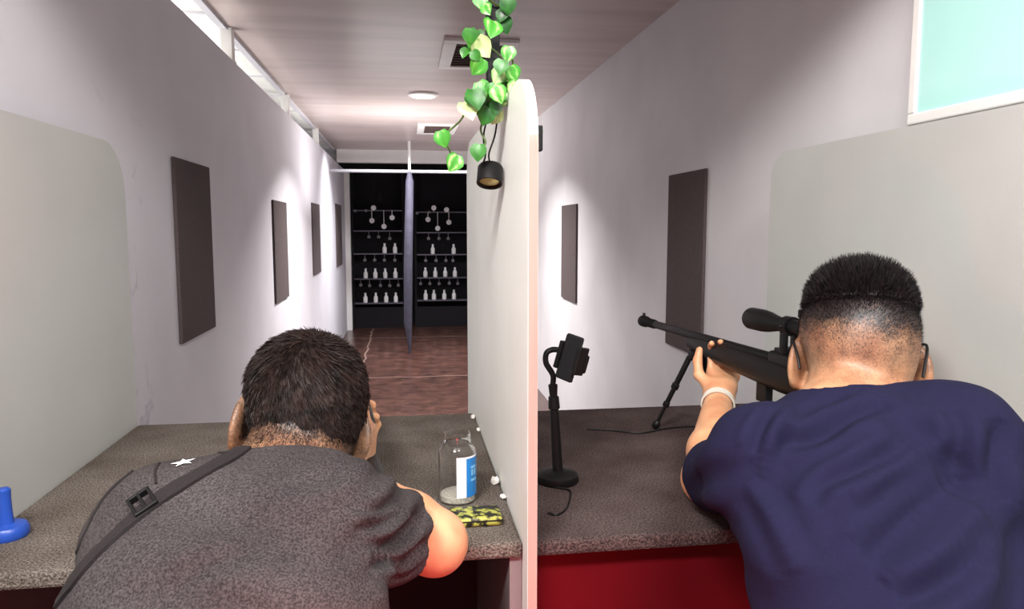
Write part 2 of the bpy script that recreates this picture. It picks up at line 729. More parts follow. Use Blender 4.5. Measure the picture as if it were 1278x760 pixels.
bm = BM()
box2(bm, (-3.0, -2.2, -0.05), (2.4, YB + 0.4, 0.0))
struct(obj('floor', bm, M['floor']))
bm = BM()
box2(bm, (XL - 0.06, 0.35, 0), (XL, YB + 0.2, 1.96))
struct(obj('wall_left', bm, M['wall_scuff']))
bm = BM()
box2(bm, (XR, -0.6, 0), (XR + 0.08, YB + 0.2, 2.75))
struct(obj('wall_right', bm, M['wall_r']))
bm = BM()
box2(bm, (-3.0, YB + 0.2, 0), (XR + 0.08, YB + 0.3, 2.3))
struct(obj('wall_back', bm, M['black_matte']))
bm = BM()
box2(bm, (XL - 0.035, 0.62, ZC), (XR, YB + 0.2, ZC + 0.06))
struct(obj('ceiling', bm, M['ceil']))
bm = BM()
box2(bm, (-3.0, 0.62, ZC), (XL - 0.035, YB + 0.2, ZC + 0.06))
struct(obj('ceiling_beside_lane', bm, M['ceil_white']))
# bulkhead where the higher front room meets the lane ceiling
bm = BM()
box2(bm, (-3.0, 0.60, ZC), (XR, 0.62, 2.80))
struct(obj('wall_front', bm, M['wall']))
bm = BM()
box2(bm, (-3.0, -2.2, 2.78), (XR + 0.08, 0.60, 2.84))
struct(obj('ceiling_front', bm, M['ceil_white']))
# edge trim of the lane ceiling, T-bars of the tiles beside it
bm = BM()
box2(bm, (XL - 0.05, 0.8, ZC - 0.012), (XL - 0.02, YB + 0.2, ZC))
for k in range(12):
    y = 1.9 + 0.62 * k
    box2(bm, (-2.0, y, ZC - 0.006), (XL - 0.05, y + 0.02, ZC))
struct(obj('trim_1', bm, M['wall']))
# far beam under the ceiling
bm = BM()
box2(bm, (XL, 8.3, 1.965), (XR, 8.42, ZC))
struct(obj('trim_2', bm, M['white']))
# upright trim at the far end of the left wall
bm = BM()
box2(bm, (XL, 9.25, 0), (XL + 0.06, 9.37, 1.95))
struct(obj('trim_3', bm, M['white']))

# posts on top of the left wall
for i, (y, w) in enumerate([(3.38, 0.05), (4.95, 0.045), (6.6, 0.045)]):
    bm = BM()
    box2(bm, (XL - 0.05, y - w / 2, 1.96), (XL - 0.002, y + w / 2, ZC), bevel=0.003)
    box2(bm, (XL - 0.055, y - w * 0.8, 1.96), (XL, y + w * 0.8, 1.968))
    o = obj('wall_post', bm, M['white'])
    tag(o, 'short white post on the left wall top, %s' % ['nearest the booths with a bright lit face', 'second from the booths', 'third from the booths'][i],
        'post', 'posts on top of the left wall')


# ------------------------------------------------------------------ booth dividers
def divider(name, x0, x1, y0, y1, ztop, m, r0, r1, label):
    poly = [(y0, 0.0), (y1, 0.0)]
    poly += arc(y1 - r1, ztop - r1, r1, 0, 90, 14)
    poly += arc(y0 + r0, ztop - r0, r0, 90, 180, 14) if r0 > 0 else [(y0, ztop)]
    bm = BM()
    add_prism(bm, poly, 'x', x0, x1)
    o = obj(name, bm, m)
    tag(o, label, 'divider', 'booth dividers')
    return o


part = divider('booth_divider', XP, XP + 0.014, 1.0, 1.985, 1.475, M['partition'], 0.105, 0.10,
               'white rounded-top divider board standing between the two shooters')
bm = BM()
path = [(1.0, 0.0)] + arc(1.0 + 0.105, 1.475 - 0.105, 0.105, 180, 172, 3)
for a, b in zip(path, path[1:]):
    v = [bm.verts.new((x, y - 0.0015, z + 0.0008)) for (y, z) in (a, b) for x in (XP + 0.0005, XP + 0.0135)]
    bm.faces.new((v[0], v[1], v[3], v[2]))
obj('edge_band', bm, M['edge'], part)['label'] = 'bare pinkish wooden front edge'
bm = BM()
box2(bm, (XP + 0.014, 1.02, 1.365), (XP + 0.024, 1.035, 1.40), bevel=0.002)
obj('hook', bm, M['black'], part)
divider('booth_divider', -0.643, -0.625, 0.35, 1.812, 1.445, M['divider'], 0, 0.11,
        'grey round-cornered divider board against the left wall beside the man in grey')
divider('booth_divider', 0.93, 0.948, 0.35, 1.80, 1.447, M['divider'], 0, 0.07,
        'grey round-cornered divider board against the right wall beside the man in navy')


# ------------------------------------------------------------------ counters
def counter(x0, x1, m, label, front_m, front_y, skirt):
    t = thing('shooting_counter', ((x0 + x1) / 2, (F0 + B0) / 2, 0), label, 'counter', 'shooting counters')
    bm = BM()
    add_box(bm, ((x0 + x1) / 2, (F0 + B0) / 2, TOP - 0.0125), (x1 - x0, B0 - F0, 0.025), bevel=0.006)
    obj('carpeted_top', bm, m, t)
    bm = BM()
    box2(bm, (x0, front_y, 0.0), (x1, front_y + 0.018, TOP - 0.025))
    obj('front_panel', bm, front_m, t)
    if skirt:
        for xa in (x0, x1 - 0.018):
            bm = BM()
            box2(bm, (xa, F0 + 0.01, 0.0), (xa + 0.018, front_y, TOP - 0.025))
            obj('side_panel', bm, M['sidepan'], t)
    return t


counter(-0.624, XP - 0.001, M['carpet'], 'charcoal carpeted shooting counter with the clear jar on it', M['void_shade'], 1.55, True)  # its recessed front panel is a dark sheet standing for that shade
counter(XP + 0.017, 0.929, M['carpet_r'], 'dark carpeted shooting counter with red front under the scoped rifle', M['redpaint'], F0 + 0.03, False)

# ------------------------------------------------------------------ acoustic panels
def wall_panel(corners_px, xw, side, label, th=0.012):
    """corners: near/far x pixel with top and bottom y at the middle"""
    (u0, u1, vt, vb) = corners_px
    um = (u0 + u1) / 2
    ya, yb_ = atX(u0, vt, xw).y, atX(u1, vt, xw).y
    zt, zb = atX(um, vt, xw).z, atX(um, vb, xw).z
    bm = BM()
    xi = xw + th * side
    box2(bm, (min(xw, xi), min(ya, yb_), zb), (max(xw, xi), max(ya, yb_), zt), bevel=0.004)
    o = obj('acoustic_panel', bm, M['foam'])
    tag(o, label, 'acoustic panel', 'acoustic panels on the lane walls')
    return o


wall_panel((213, 257, 202, 424), XL, 1, 'large brown-grey acoustic panel nearest the grey left divider')
wall_panel((338.5, 355, 251, 377), XL, 1, 'narrow-looking acoustic panel second along the left wall')
wall_panel((388, 397, 254, 343), XL, 1, 'acoustic panel third along the left wall', 0.012)
wall_panel((418, 424.5, 255, 333), XL, 1, 'acoustic panel farthest along the left wall near the racks', 0.012)
wall_panel((838, 884, 214.5, 440), XR, -1, 'tall dark acoustic panel on the right wall behind the rifle muzzle')
wall_panel((703, 721.5, 255.5, 375), XR, -1, 'acoustic panel on the right wall above the phone holder')

# ------------------------------------------------------------------ turquoise framed panel
pl = atX(1131, 157, XR - 0.014)
y1, z0 = pl.y, pl.z
t = thing('framed_panel', (XR, (y1 + 0.75) / 2, z0), 'pale turquoise panel in a white frame above the grey right divider', 'framed panel')
ya = 0.72
H = 0.66
fw = 0.022
bm = BM()
box2(bm, (XR - 0.014, ya, z0), (XR, y1, z0 + fw), bevel=0.003)
box2(bm, (XR - 0.014, ya, z0 + H - fw), (XR, y1, z0 + H), bevel=0.003)
box2(bm, (XR - 0.014, y1 - fw, z0 + fw), (XR, y1, z0 + H - fw), bevel=0.003)
box2(bm, (XR - 0.014, ya, z0 + fw), (XR, ya + fw, z0 + H - fw), bevel=0.003)
obj('frame', bm, M['white'], t)
bm = BM()
box2(bm, (XR - 0.009, ya + fw, z0 + fw), (XR - 0.002, y1 - fw, z0 + H - fw))
obj('panel', bm, M['turq'], t)

# ------------------------------------------------------------------ ceiling vents and light
def vent(c, sx, sy, label):
    t = thing('ceiling_vent', (c.x, c.y, ZC), label, 'vent', 'ceiling vents')
    bm = BM()
    f = 0.06
    for (a, b) in (((-sx, -sy), (sx, -sy + f)), ((-sx, sy - f), (sx, sy)), ((-sx, -sy + f), (-sx + f, sy - f)), ((sx - f, -sy + f), (sx, sy - f))):
        box2(bm, (c.x + a[0], c.y + a[1], ZC - 0.016), (c.x + b[0], c.y + b[1], ZC), bevel=0.003)
    obj('frame', bm, M['white'], t)
    bm = BM()
    box2(bm, (c.x - sx + f, c.y - sy + f, ZC - 0.003), (c.x + sx - f, c.y + sy - f, ZC - 0.001))
    n = 9
    for k in range(n):
        y = c.y - (sy - f) + 2 * (sy - f) * (k + 0.5) / n
        add_box(bm, (c.x, y, ZC - 0.010), (2 * (sx - f), 0.018, 0.003), rot=Euler((R(35), 0, 0)).to_matrix())
    obj('grille', bm, M['grille'], t)


c = atZ(594, 67, ZC)
vent(c, 0.17, 0.30, 'white framed ceiling vent nearer the booths, beside the black pole')
c = atZ(545, 160, ZC)
vent(c, 0.165, 0.30, 'small white framed ceiling vent farther down the lane')

c = atZ(528, 117, ZC)
t = thing('ceiling_light', (c.x, c.y, ZC), 'small round lit ceiling downlight between the two vents', 'ceiling light')
bm = BM()
add_profile(bm, (c.x, c.y, ZC), (c.x, c.y, ZC - 1), [(0, 0.095), (0.012, 0.095), (0.018, 0.085), (0.018, 0.072)], 32)
obj('rim', bm, M['white'], t, True)
bm = BM()
add_profile(bm, (c.x, c.y, ZC - 0.016), (c.x, c.y, ZC - 1), [(0, 0.072), (0.005, 0.07), (0.009, 0.04)], 32)
obj('diffuser', bm, M['lampglow'], t, True)
LIGHT_C = c.copy()

# fluorescent panel in the ceiling beside the left wall
bm = BM()
box2(bm, (-1.36, 2.55, ZC - 0.012), (-0.775, 3.05, ZC - 0.002))
o = obj('ceiling_light_panel', bm, M['lampglow'])
tag(o, 'bright white light panel in the ceiling just beyond the left wall', 'ceiling light')

# ------------------------------------------------------------------ target racks
def rack(name, u0, u1, side):
    y = 9.55
    p0, p1 = atY(u0, 300, y), atY(u1, 300, y)
    x0, x1 = p0.x, p1.x
    zt, zb = atY(u0, 211, y).z, 0.0
    t = thing('target_rack', ((x0 + x1) / 2, y, 0), 'black target rack on the %s of the grey hanging post' % side, 'rack', 'target racks at the end of the range')
    bm = BM()
    box2(bm, (x0, y + 0.10, zb), (x1, y + 0.12, zt))
    obj('backboard', bm, M['rack'], t)
    for x in (x0, x1 - 0.03):
        bm = BM()
        box2(bm, (x, y - 0.10, 0), (x + 0.03, y + 0.10, zt), bevel=0.003)
        obj('upright', bm, M['rack'], t)
    bm = BM()
    box2(bm, (x0, y - 0.11, 0.0), (x1, y - 0.09, 0.26))
    obj('kickboard', bm, M['rack'], t)
    return t, x0, x1, y


def zoompt(a, b):
    return 430 + a / 3.456, 190 + b / 3.456


ORD = ['first', 'second', 'third', 'fourth', 'fifth']


def bottle_bm(p, h=0.125):
    bm = BM()
    add_profile(bm, p, p + Vector((0, 0, 1)), [(0, 0.022), (0.005, 0.027), (h * 0.55, 0.027), (h * 0.72, 0.014), (h * 0.95, 0.0125), (h * 0.96, 0.015), (h, 0.0145)], 14)
    return bm


def fill_rack(side, u0, u1, data):
    t, x0, x1, y = rack('target_rack', u0, u1, side)
    names = ['top', 'second', 'third', 'fourth', 'bottom']
    for i, zv in enumerate(data['shelves']):
        z = atY(0.5 * (u0 + u1), zoompt(0, zv)[1], y - 0.1).z
        bm = BM()
        box2(bm, (x0 + 0.03, y - 0.11, z - 0.012), (x1 - 0.03, y - 0.098, z + 0.002))
        box2(bm, (x0 + 0.03, y - 0.098, z - 0.008), (x1 - 0.03, y + 0.10, z - 0.002))
        obj('shelf', bm, M['shelf'], t)
        row = data['bottles'].get(i, [])
        for k, a in enumerate(row):
            u, _ = zoompt(a, zv)
            px = atY(u, 300, y - 0.075).x
            o = obj('bottle_target', bottle_bm(Vector((px, y - 0.072, z + 0.002))), M['target_white'], None, True)
            tag(o, 'white bottle target, %s from the left on the %s shelf of the %s rack' % (ORD[k], names[i], side), 'target', 'bottle targets on the racks')
        for k, a in enumerate(data['small'].get(i, [])):
            u, v = zoompt(*a)
            p = atY(u, v, y - 0.06)
            bm = BM()
            add_profile(bm, p + Vector((0, -0.005, 0)), p + Vector((0, 1, 0)), [(0, 0.017), (0.002, 0.021), (0.008, 0.021), (0.010, 0.017)], 12)
            add_tube(bm, [p, Vector((p.x, p.y, z - 0.005))], 0.004, 6)
            o = obj('hanging_target', bm, M['target_grey'])
            tag(o, 'tiny grey disc target hanging %s under the %s shelf of the %s rack' % (ORD[k], names[i], side), 'target', 'small disc targets under the shelves')
    for k, (a, b, q) in enumerate(data['discs']):
        u, v = zoompt(a, b)
        p = atY(u, v, y - 0.115)
        zs = atY(u, zoompt(0, data['shelves'][0])[1], y - 0.1).z
        r = 0.032 if q else 0.019
        bm = BM()
        add_profile(bm, p, p + Vector((0, 1, 0)), [(0, r * 0.85), (0.003, r), (0.009, r), (0.012, r * 0.85)], 18)
        add_tube(bm, [p + Vector((0, 0.006, 0)), Vector((p.x, p.y + 0.006, zs))], 0.004, 6)
        o = obj('disc_target', bm, M['target_white'] if q else M['target_grey'])
        tag(o, '%s on the %s rack, %s' % ('white spinner target' if q else 'dim round target', side, data['dlab'][k]), 'target', 'round spinner targets on the racks')


fill_rack('left', 438.5, 505, {
    'shelves': [250, 338, 437, 545, 650],
    'bottles': {2: [172, 217], 3: [88, 130, 173, 217], 4: [85, 130, 175, 217]},
    'small': {1: [(105, 365), (147, 365), (195, 372)], 2: [(88, 465), (130, 465), (172, 465), (217, 465)],
              3: [(70, 573), (108, 575), (155, 575), (195, 575), (232, 573)]},
    'discs': [(125, 240, 1), (205, 282, 1), (118, 295, 1), (170, 320, 1), (45, 253, 0), (92, 252, 0)],
    'dlab': ['highest of its group', 'hanging nearest the grey post', 'hanging nearest the left wall', 'hanging lowest', 'at the left end of the top shelf', 'second on the top shelf']})
fill_rack('right', 517, 590, {
    'shelves': [257, 345, 440, 540, 637],
    'bottles': {2: [380, 470], 3: [347, 390, 433, 475], 4: [347, 383, 428, 470]},
    'small': {1: [(362, 372), (407, 372), (447, 372)], 2: [(350, 467), (395, 467), (437, 467), (467, 467)],
              3: [(328, 567), (368, 567), (408, 567), (452, 565), (488, 566)]},
    'discs': [(385, 240, 1), (440, 248, 1), (360, 290, 1), (450, 302, 1), (402, 328, 1), (313, 262, 0), (365, 259, 0)],
    'dlab': ['upright at the middle of the top shelf', 'upright nearest the white divider', 'hanging nearest the grey post', 'hanging nearest the white divider',
             'hanging lowest', 'at the post end of the top shelf', 'second on the top shelf']})

# grey hanging post with its cross rail
pb = atZ(511, 441, 0.0)
yP = pb.y
t = thing('hanging_post', (pb.x, yP, 0), 'grey wrapped post with cross rail standing before the two racks', 'post')
pt = atY(511, 214, yP)
bm = BM()
add_tube(bm, [(pb.x + 0.005, yP, 0.0), (pb.x - 0.002, yP, 0.20), (pb.x - 0.01, yP, 0.32), (pb.x, yP, 0.9), (pt.x, yP, pt.z - 0.1), (pt.x, yP, pt.z)],
         [0.012, 0.03, 0.042, 0.044, 0.040, 0.018], 14)
obj('wrapped_post', bm, M['postgrey'], t, True)
bm = BM()
add_tube(bm, [(XL + 0.002, yP, pt.z), (XR - 0.002, yP, pt.z)], 0.017, 10)
obj('cross_rail', bm, M['railgrey'], t, True)
bm = BM()
add_tube(bm, [(pt.x, yP, pt.z), (pt.x, yP, ZC)], 0.014, 10)
obj('hanger', bm, M['white'], t, True)


# ================================================================== POLE, VINE, SPOT
YPO = 1.24
pp = atY(615, 110, YPO)
XPO = XP - 0.012 - 0.016
ptop = pp.z
t = thing('black_pole', (pp.x, YPO, ZC), 'black square pole dropping from the ceiling to the white divider top', 'pole')
bm = BM()
box2(bm, (pp.x - 0.0105, YPO - 0.0105, ptop), (pp.x + 0.0105, YPO + 0.0105, ZC + 0.0), bevel=0.002)
obj('tube', bm, M['black'], t)
bm = BM()
box2(bm, (pp.x - 0.03, YPO - 0.03, ZC - 0.008), (pp.x + 0.03, YPO + 0.03, ZC), bevel=0.002)
obj('ceiling_plate', bm, M['black'], t)
bm = BM()
box2(bm, (pp.x - 0.0105, YPO - 0.006, ptop - 0.03), (XP - 0.0005, YPO + 0.006, ptop + 0.004), bevel=0.002)
obj('bracket', bm, M['black'], t)

# spot lamp hung on two wires
lt = atY(616, 206, YPO)
lb = atY(615, 228, YPO)
lx = min(lt.x, XP - 0.024)
t = thing('spot_lamp', (lx, YPO, lt.z), 'small black can spot lamp hanging by the white divider below the vine', 'lamp')
a = Vector((lx + 0.002, YPO + 0.006, lt.z))
b = Vector((lx - 0.002, YPO - 0.008, lb.z - 0.002))
Lc = (b - a).length
bm = BM()
add_profile(bm, a, b, [(0, 0.012), (0.002, 0.019), (0.006, 0.0215), (Lc, 0.0215), (Lc, 0.0185), (Lc - 0.008, 0.018), (Lc - 0.008, 0.002)], 28)
obj('can', bm, M['black'], t, True)
bm = BM()
add_profile(bm, a + (b - a) * ((Lc - 0.006) / Lc), b, [(0, 0.016), (0.001, 0.0175), (0.003, 0.012), (0.0035, 0.002)], 24)
obj('reflector', bm, M['warmglow'], t, True)
bm = BM()
for du, dv in ((-10, 0), (4, 0)):
    top = Vector((pp.x + (0.005 if du < 0 else 0.012), YPO - 0.004, ptop - 0.005))
    m1 = atY(610 + du * 0.6 + (6 if du > 0 else 0), 165, YPO)
    add_tube(bm, bez([top, m1, atY(609 + du * 0.3, 192, YPO), a + Vector((-0.004 + 0.001 * du, 0, 0))], 8), 0.0016, 6)
obj('hanger_wire', bm, M['black'], t, True)

# vine
t = thing('pothos_vine', (pp.x, YPO, 1.5), 'green pothos vine with variegated leaves winding down the black pole', 'vine')
stems = [[(628, -40), (606, -8), (628, 16), (600, 45), (624, 70), (632, 98), (603, 120), (622, 140)],
         [(603, 120), (585, 132), (575, 150), (556, 170), (562, 190), (566, 205)],
         [(612, 135), (600, 160), (606, 178), (597, 188)], [(600, 45), (588, 58), (580, 66)], [(632, 98), (640, 78), (634, 66)]]
bm = BM()
for i, s in enumerate(stems):
    pts = [atY(u, v, YPO - 0.018 - 0.006 * math.sin(k * 2.1 + i)) for k, (u, v) in enumerate(s)]
    add_tube(bm, bez(pts, 8), 0.0017, 6)
obj('stem', bm, M['stem'], t, True)
leaves = [(600, 3, 22, .5), (634, 8, 24, .1), (614, 36, 30, .55), (630, 32, 24, .05), (587, 46, 22, .3), (603, 60, 30, .98), (596, 84, 26, .5), (634, 68, 22, .6),
          (641, 92, 22, .55), (628, 104, 26, .6), (640, 112, 24, .75), (594, 124, 30, .25), (612, 126, 30, .3), (585, 138, 30, .98), (622, 118, 26, .65), (606, 146, 26, .2),
          (618, 146, 24, .9), (553, 174, 24, .5), (566, 204, 26, .6), (597, 191, 24, .35), (590, 58, 18, .45), (622, 96, 24, .8), (602, 112, 24, .5), (630, 126, 22, .7),
          (580, 66, 16, .4), (602, 128, 20, .15), (618, 136, 20, .1), (588, 126, 18, .35), (612, 112, 18, .4), (632, 112, 18, .2), (598, 44, 16, .2), (626, 20, 18, .1), (594, 70, 16, .3), (608, 12, 18, .6), (620, -14, 26, .4), (604, -20, 26, .5), (625, 84, 22, .35), (598, 136, 22, .1), (634, 4, 20, .15)]
V, Fc, tone = [], [], []
shape = [(0, 0.0), (0.06, 0.26), (0.2, 0.46), (0.42, 0.50), (0.65, 0.38), (0.85, 0.17), (1.0, 0.0)]
rnd = random.Random(3)
toCam = None
for (u, v, s, tn) in leaves:
    yy = YPO - 0.02 - rnd.uniform(0, 0.045)
    p = atY(u, v, yy)
    L_ = s / FPX * yy * 0.92
    n = (ORI - p).normalized() + Vector((rnd.uniform(-.55, .55), rnd.uniform(-.2, .2), rnd.uniform(-.1, .7)))
    n.normalize()
    dn = Vector((rnd.uniform(-.8, .8), 0, -1))
    dn = (dn - n * dn.dot(n)).normalized()
    sd = n.cross(dn)
    o0 = p - dn * L_ * 0.5
    base = len(V)
    for (tt, w) in shape:
        for sgn in (-1, -0.5, 0, 0.5, 1):
            lift = (abs(sgn) * w * 0.22 - 0.25 * (tt - 0.4) ** 2) * L_
            V.append(o0 + dn * (tt - (0.10 if tt == 0.06 and abs(sgn) == 1 else 0)) * L_ + sd * sgn * w * L_ + n * lift)
            tone.append(min(1, max(0, tn + (0.25 if sgn in (-0.5, 0.5) and tn > .4 else -0.05) + rnd.uniform(-.12, .12))))
    for r_ in range(len(shape) - 1):
        for k in range(4):
            q = base + r_ * 5 + k
            Fc.append((q, q + 1, q + 6, q + 5))
me = bpy.data.meshes.new('leaves')
me.from_pydata(V, [], Fc)
me.update()
set_attr(me, 'tone', tone)
obj('leaves', me, M['leaf'], t, True)

# ================================================================== THINGS ON THE COUNTERS
# phone holder
b0 = atZ(696, 601, TOP)
t = thing('phone_holder', b0, 'black gooseneck phone holder with round base beside the white divider', 'phone holder')
yy = b0.y
bm = BM()
add_profile(bm, b0, b0 + Vector((0, 0, 1)), [(0, 0.036), (0.004, 0.0385), (0.014, 0.037), (0.019, 0.030), (0.022, 0.012)], 40)
obj('base', bm, M['black'], t, True)
s0 = b0 + Vector((0, 0, 0.02))
s1 = atY(690, 480, yy)
bm = BM()
d = s1 - s0
add_profile(bm, s0, s1, [(0, 0.0095), (d.length * .5, 0.0085), (d.length * .72, 0.008), (d.length * .73, 0.0105), (d.length * .86, 0.0095), (d.length * .87, 0.007), (d.length, 0.0085)], 18)
obj('stem', bm, M['black'], t, True)
bm = BM()
add_tube(bm, bez([s1 - Vector((0, 0, .002)), atY(690, 468, yy), atY(681.5, 453, yy), atY(682, 441, yy), atY(689, 436.5, yy), atY(698, 437, yy - .006), atY(706, 440, yy - 0.01)], 8), 0.0052, 12)
obj('gooseneck', bm, M['black'], t, True)
pc = atY(714.5, 447, yy - 0.02)
rot = Euler((R(-12), R(10), R(-52)), 'XYZ').to_matrix()
bm = BM()
add_box(bm, pc - rot @ Vector((0, -0.008, 0.004)), (0.052, 0.016, 0.034), rot, 0.004)
add_box(bm, pc - rot @ Vector((0.021, 0.004, 0)), (0.008, 0.026, 0.05), rot, 0.002)
add_box(bm, pc - rot @ Vector((-0.021, 0.004, 0)), (0.008, 0.026, 0.05), rot, 0.002)
obj('clamp', bm, M['black'], t)
t2 = thing('mobile_phone', pc, 'dark phone gripped in the gooseneck holder', 'phone')
bm = BM()
add_box(bm, pc + rot @ Vector((0, -0.008, 0.0)), (0.036, 0.008, 0.082), rot, 0.003)
obj('body', bm, M['black_matte'], t2)
bm = BM()
add_box(bm, pc + rot @ Vector((0, -0.0125, 0.0)), (0.033, 0.001, 0.076), rot)
obj('screen', bm, mat('phone_glass', (20, 20, 24), 0.12, var=0.05, scale=30), t2)
bm = BM()
add_tube(bm, bez([b0 + Vector((-0.01, -0.036, 0.003)), b0 + Vector((0.01, -0.06, 0.003)), atZ(707, 634, TOP + .003), atZ(695, 642, TOP + .003), atZ(684, 640, TOP + .003)], 8), 0.0016, 6)
obj('cable', bm, M['black'], t, True)

# jar
j0 = atZ(571, 624, TOP)
t = thing('pellet_jar', j0, 'open clear plastic jar with blue and white label on the counter', 'jar')
h = 0.118
prof_o = [(0.0, 0.026), (0.003, 0.0300), (0.010, 0.0315), (0.082, 0.0315), (0.090, 0.0300), (0.097, 0.0245), (0.100, 0.0225), (0.103, 0.0235), (0.106, 0.0225), (h, 0.0225)]
prof_i = [(h, 0.0213), (0.100, 0.0213), (0.096, 0.0232), (0.089, 0.0287), (0.081, 0.0302), (0.011, 0.0302), (0.004, 0.0286), (0.0025, 0.002)]
bm = BM()
add_profile(bm, j0, j0 + Vector((0, 0, 1)), prof_o + prof_i, 48)
obj('clear_body', bm, M['pvc'], t, True)
bm = BM()
add_profile(bm, j0 + Vector((0, 0, 0.003)), j0 + Vector((0, 0, 1)), [(0, 0.0275), (0.002, 0.0295), (0.010, 0.0298), (0.013, 0.025), (0.0135, 0.002)], 32)
obj('pellet_fill', bm, M['pellets'], t, True)['kind'] = 'stuff'


def wrap(r, a0, a1, z0, z1, n=20):
    bm = BM()
    rows = []
    for k in range(n + 1):
        an = R(a0 + (a1 - a0) * k / n)
        rows.append([bm.verts.new(j0 + Vector((r * math.cos(an), r * math.sin(an), z))) for z in (z0, z1)])
    for p, q in zip(rows, rows[1:]):
        bm.faces.new((p[0], q[0], q[1], p[1]))
    return bm


lb = obj('label', wrap(0.0319, -96, 15, 0.014, 0.083), M['label'], t, True)
o = obj('printed_panel', wrap(0.0321, -66, -8, 0.014, 0.080), M['labelblue'], lb, True)
bm = BM()
for (a0, a1, z0, z1) in ((-50, -24, 0.062, 0.066), (-48, -40, 0.05, 0.06), (-36, -26, 0.05, 0.06), (-50, -22, 0.04, 0.044)):
    w = wrap(0.0323, a0, a1, z0, z1, 5)
    me_ = bpy.data.meshes.new('tmp')
    w.to_mesh(me_)
    bm.from_mesh(me_)
    w.free()
    bpy.data.meshes.remove(me_)
obj('print_marks', bm, mat('label_print', (120, 184, 226), 0.5, var=0.05, scale=50), lb, True)

# camouflage case
q = [atZ(u, v, TOP) for (u, v) in ((560, 661), (626, 657), (622, 641), (564, 644))]
ctr = sum(q, Vector()) / 4
bm = BM()
ang = math.atan2((q[1] - q[0]).y, (q[1] - q[0]).x)
w_ = (q[1] - q[0]).length
d_ = (q[3] - q[0]).length
add_box(bm, Vector((ctr.x, ctr.y, TOP + 0.0085)), (w_, d_, 0.016), Euler((0, 0, ang)).to_matrix(), 0.006, 3)
o = obj('flat_case', bm, M['camo'], None, True)
tag(o, 'flat yellow-green camouflage patterned case in front of the jar', 'case')
bm = BM()
rz = Euler((0, 0, ang)).to_matrix()
add_box(bm, Vector((ctr.x, ctr.y, TOP + 0.010)), (w_ + 0.001, d_ + 0.001, 0.0025), rz, 0.0008)
obj('zip', bm, M['black'], o)

# blue stand
s0 = atZ(-3, 670, TOP)
s0.x = max(s0.x, -0.625 + 0.031)
t = thing('blue_stand', s0, 'small blue stand with round base at the far left of the counter', 'stand')
bm = BM()
add_profile(bm, s0, s0 + Vector((0, 0, 1)), [(0, 0.028), (0.003, 0.0295), (0.013, 0.0295), (0.018, 0.026), (0.021, 0.011)], 40)
obj('base', bm, M['blue'], t, True)
bm = BM()
add_profile(bm, s0 + Vector((0, 0, 0.02)), s0 + Vector((0, 0, 1)), [(0, 0.0105), (0.02, 0.009), (0.040, 0.0085), (0.052, 0.009), (0.055, 0.006)], 24)
obj('stem', bm, M['blue'], t, True)

# white scraps along the divider foot
for k, (u, v, s, lab) in enumerate([(597, 522, 0.012, 'tiny white scrap at the far end of the divider foot'), (631, 603, 0.016, 'larger crumpled white scrap at the divider foot behind the case'),
                                    (636, 622, 0.010, 'tiny white scrap at the divider foot beside the case'), (600, 538, 0.009, 'very small white scrap nearer the jar side of the far divider foot')]):
    p = atZ(u, v, TOP)
    bm = BM()
    bmesh.ops.create_icosphere(bm, subdivisions=2, radius=s * 0.6, matrix=Matrix.Translation((min(p.x, XP - s * 0.62), p.y, TOP + s * 0.4)) @ Matrix.Diagonal((0.8, 1.3, 0.75, 1)))
    rr = random.Random(k)
    for vv in bm.verts:
        vv.co += Vector((rr.uniform(-1, 0.2), rr.uniform(-1, 1), rr.uniform(-1, 1))) * s * 0.13
        vv.co.z = max(vv.co.z, TOP + 0.0005)
    o = obj('paper_scrap', bm, M['scrap'])
    tag(o, lab, 'scrap', 'white scraps along the divider foot')

# cable across the right counter
bm = BM()
add_tube(bm, bez([atZ(u, v, TOP + 0.003) for (u, v) in ((733, 535), (765, 537), (800, 540), (835, 534), (868, 532), (900, 536))], 8), 0.002, 6)
o = obj('thin_cable', bm, M['black'], None, True)
tag(o, 'thin black cable lying across the counter behind the bipod foot', 'cable')


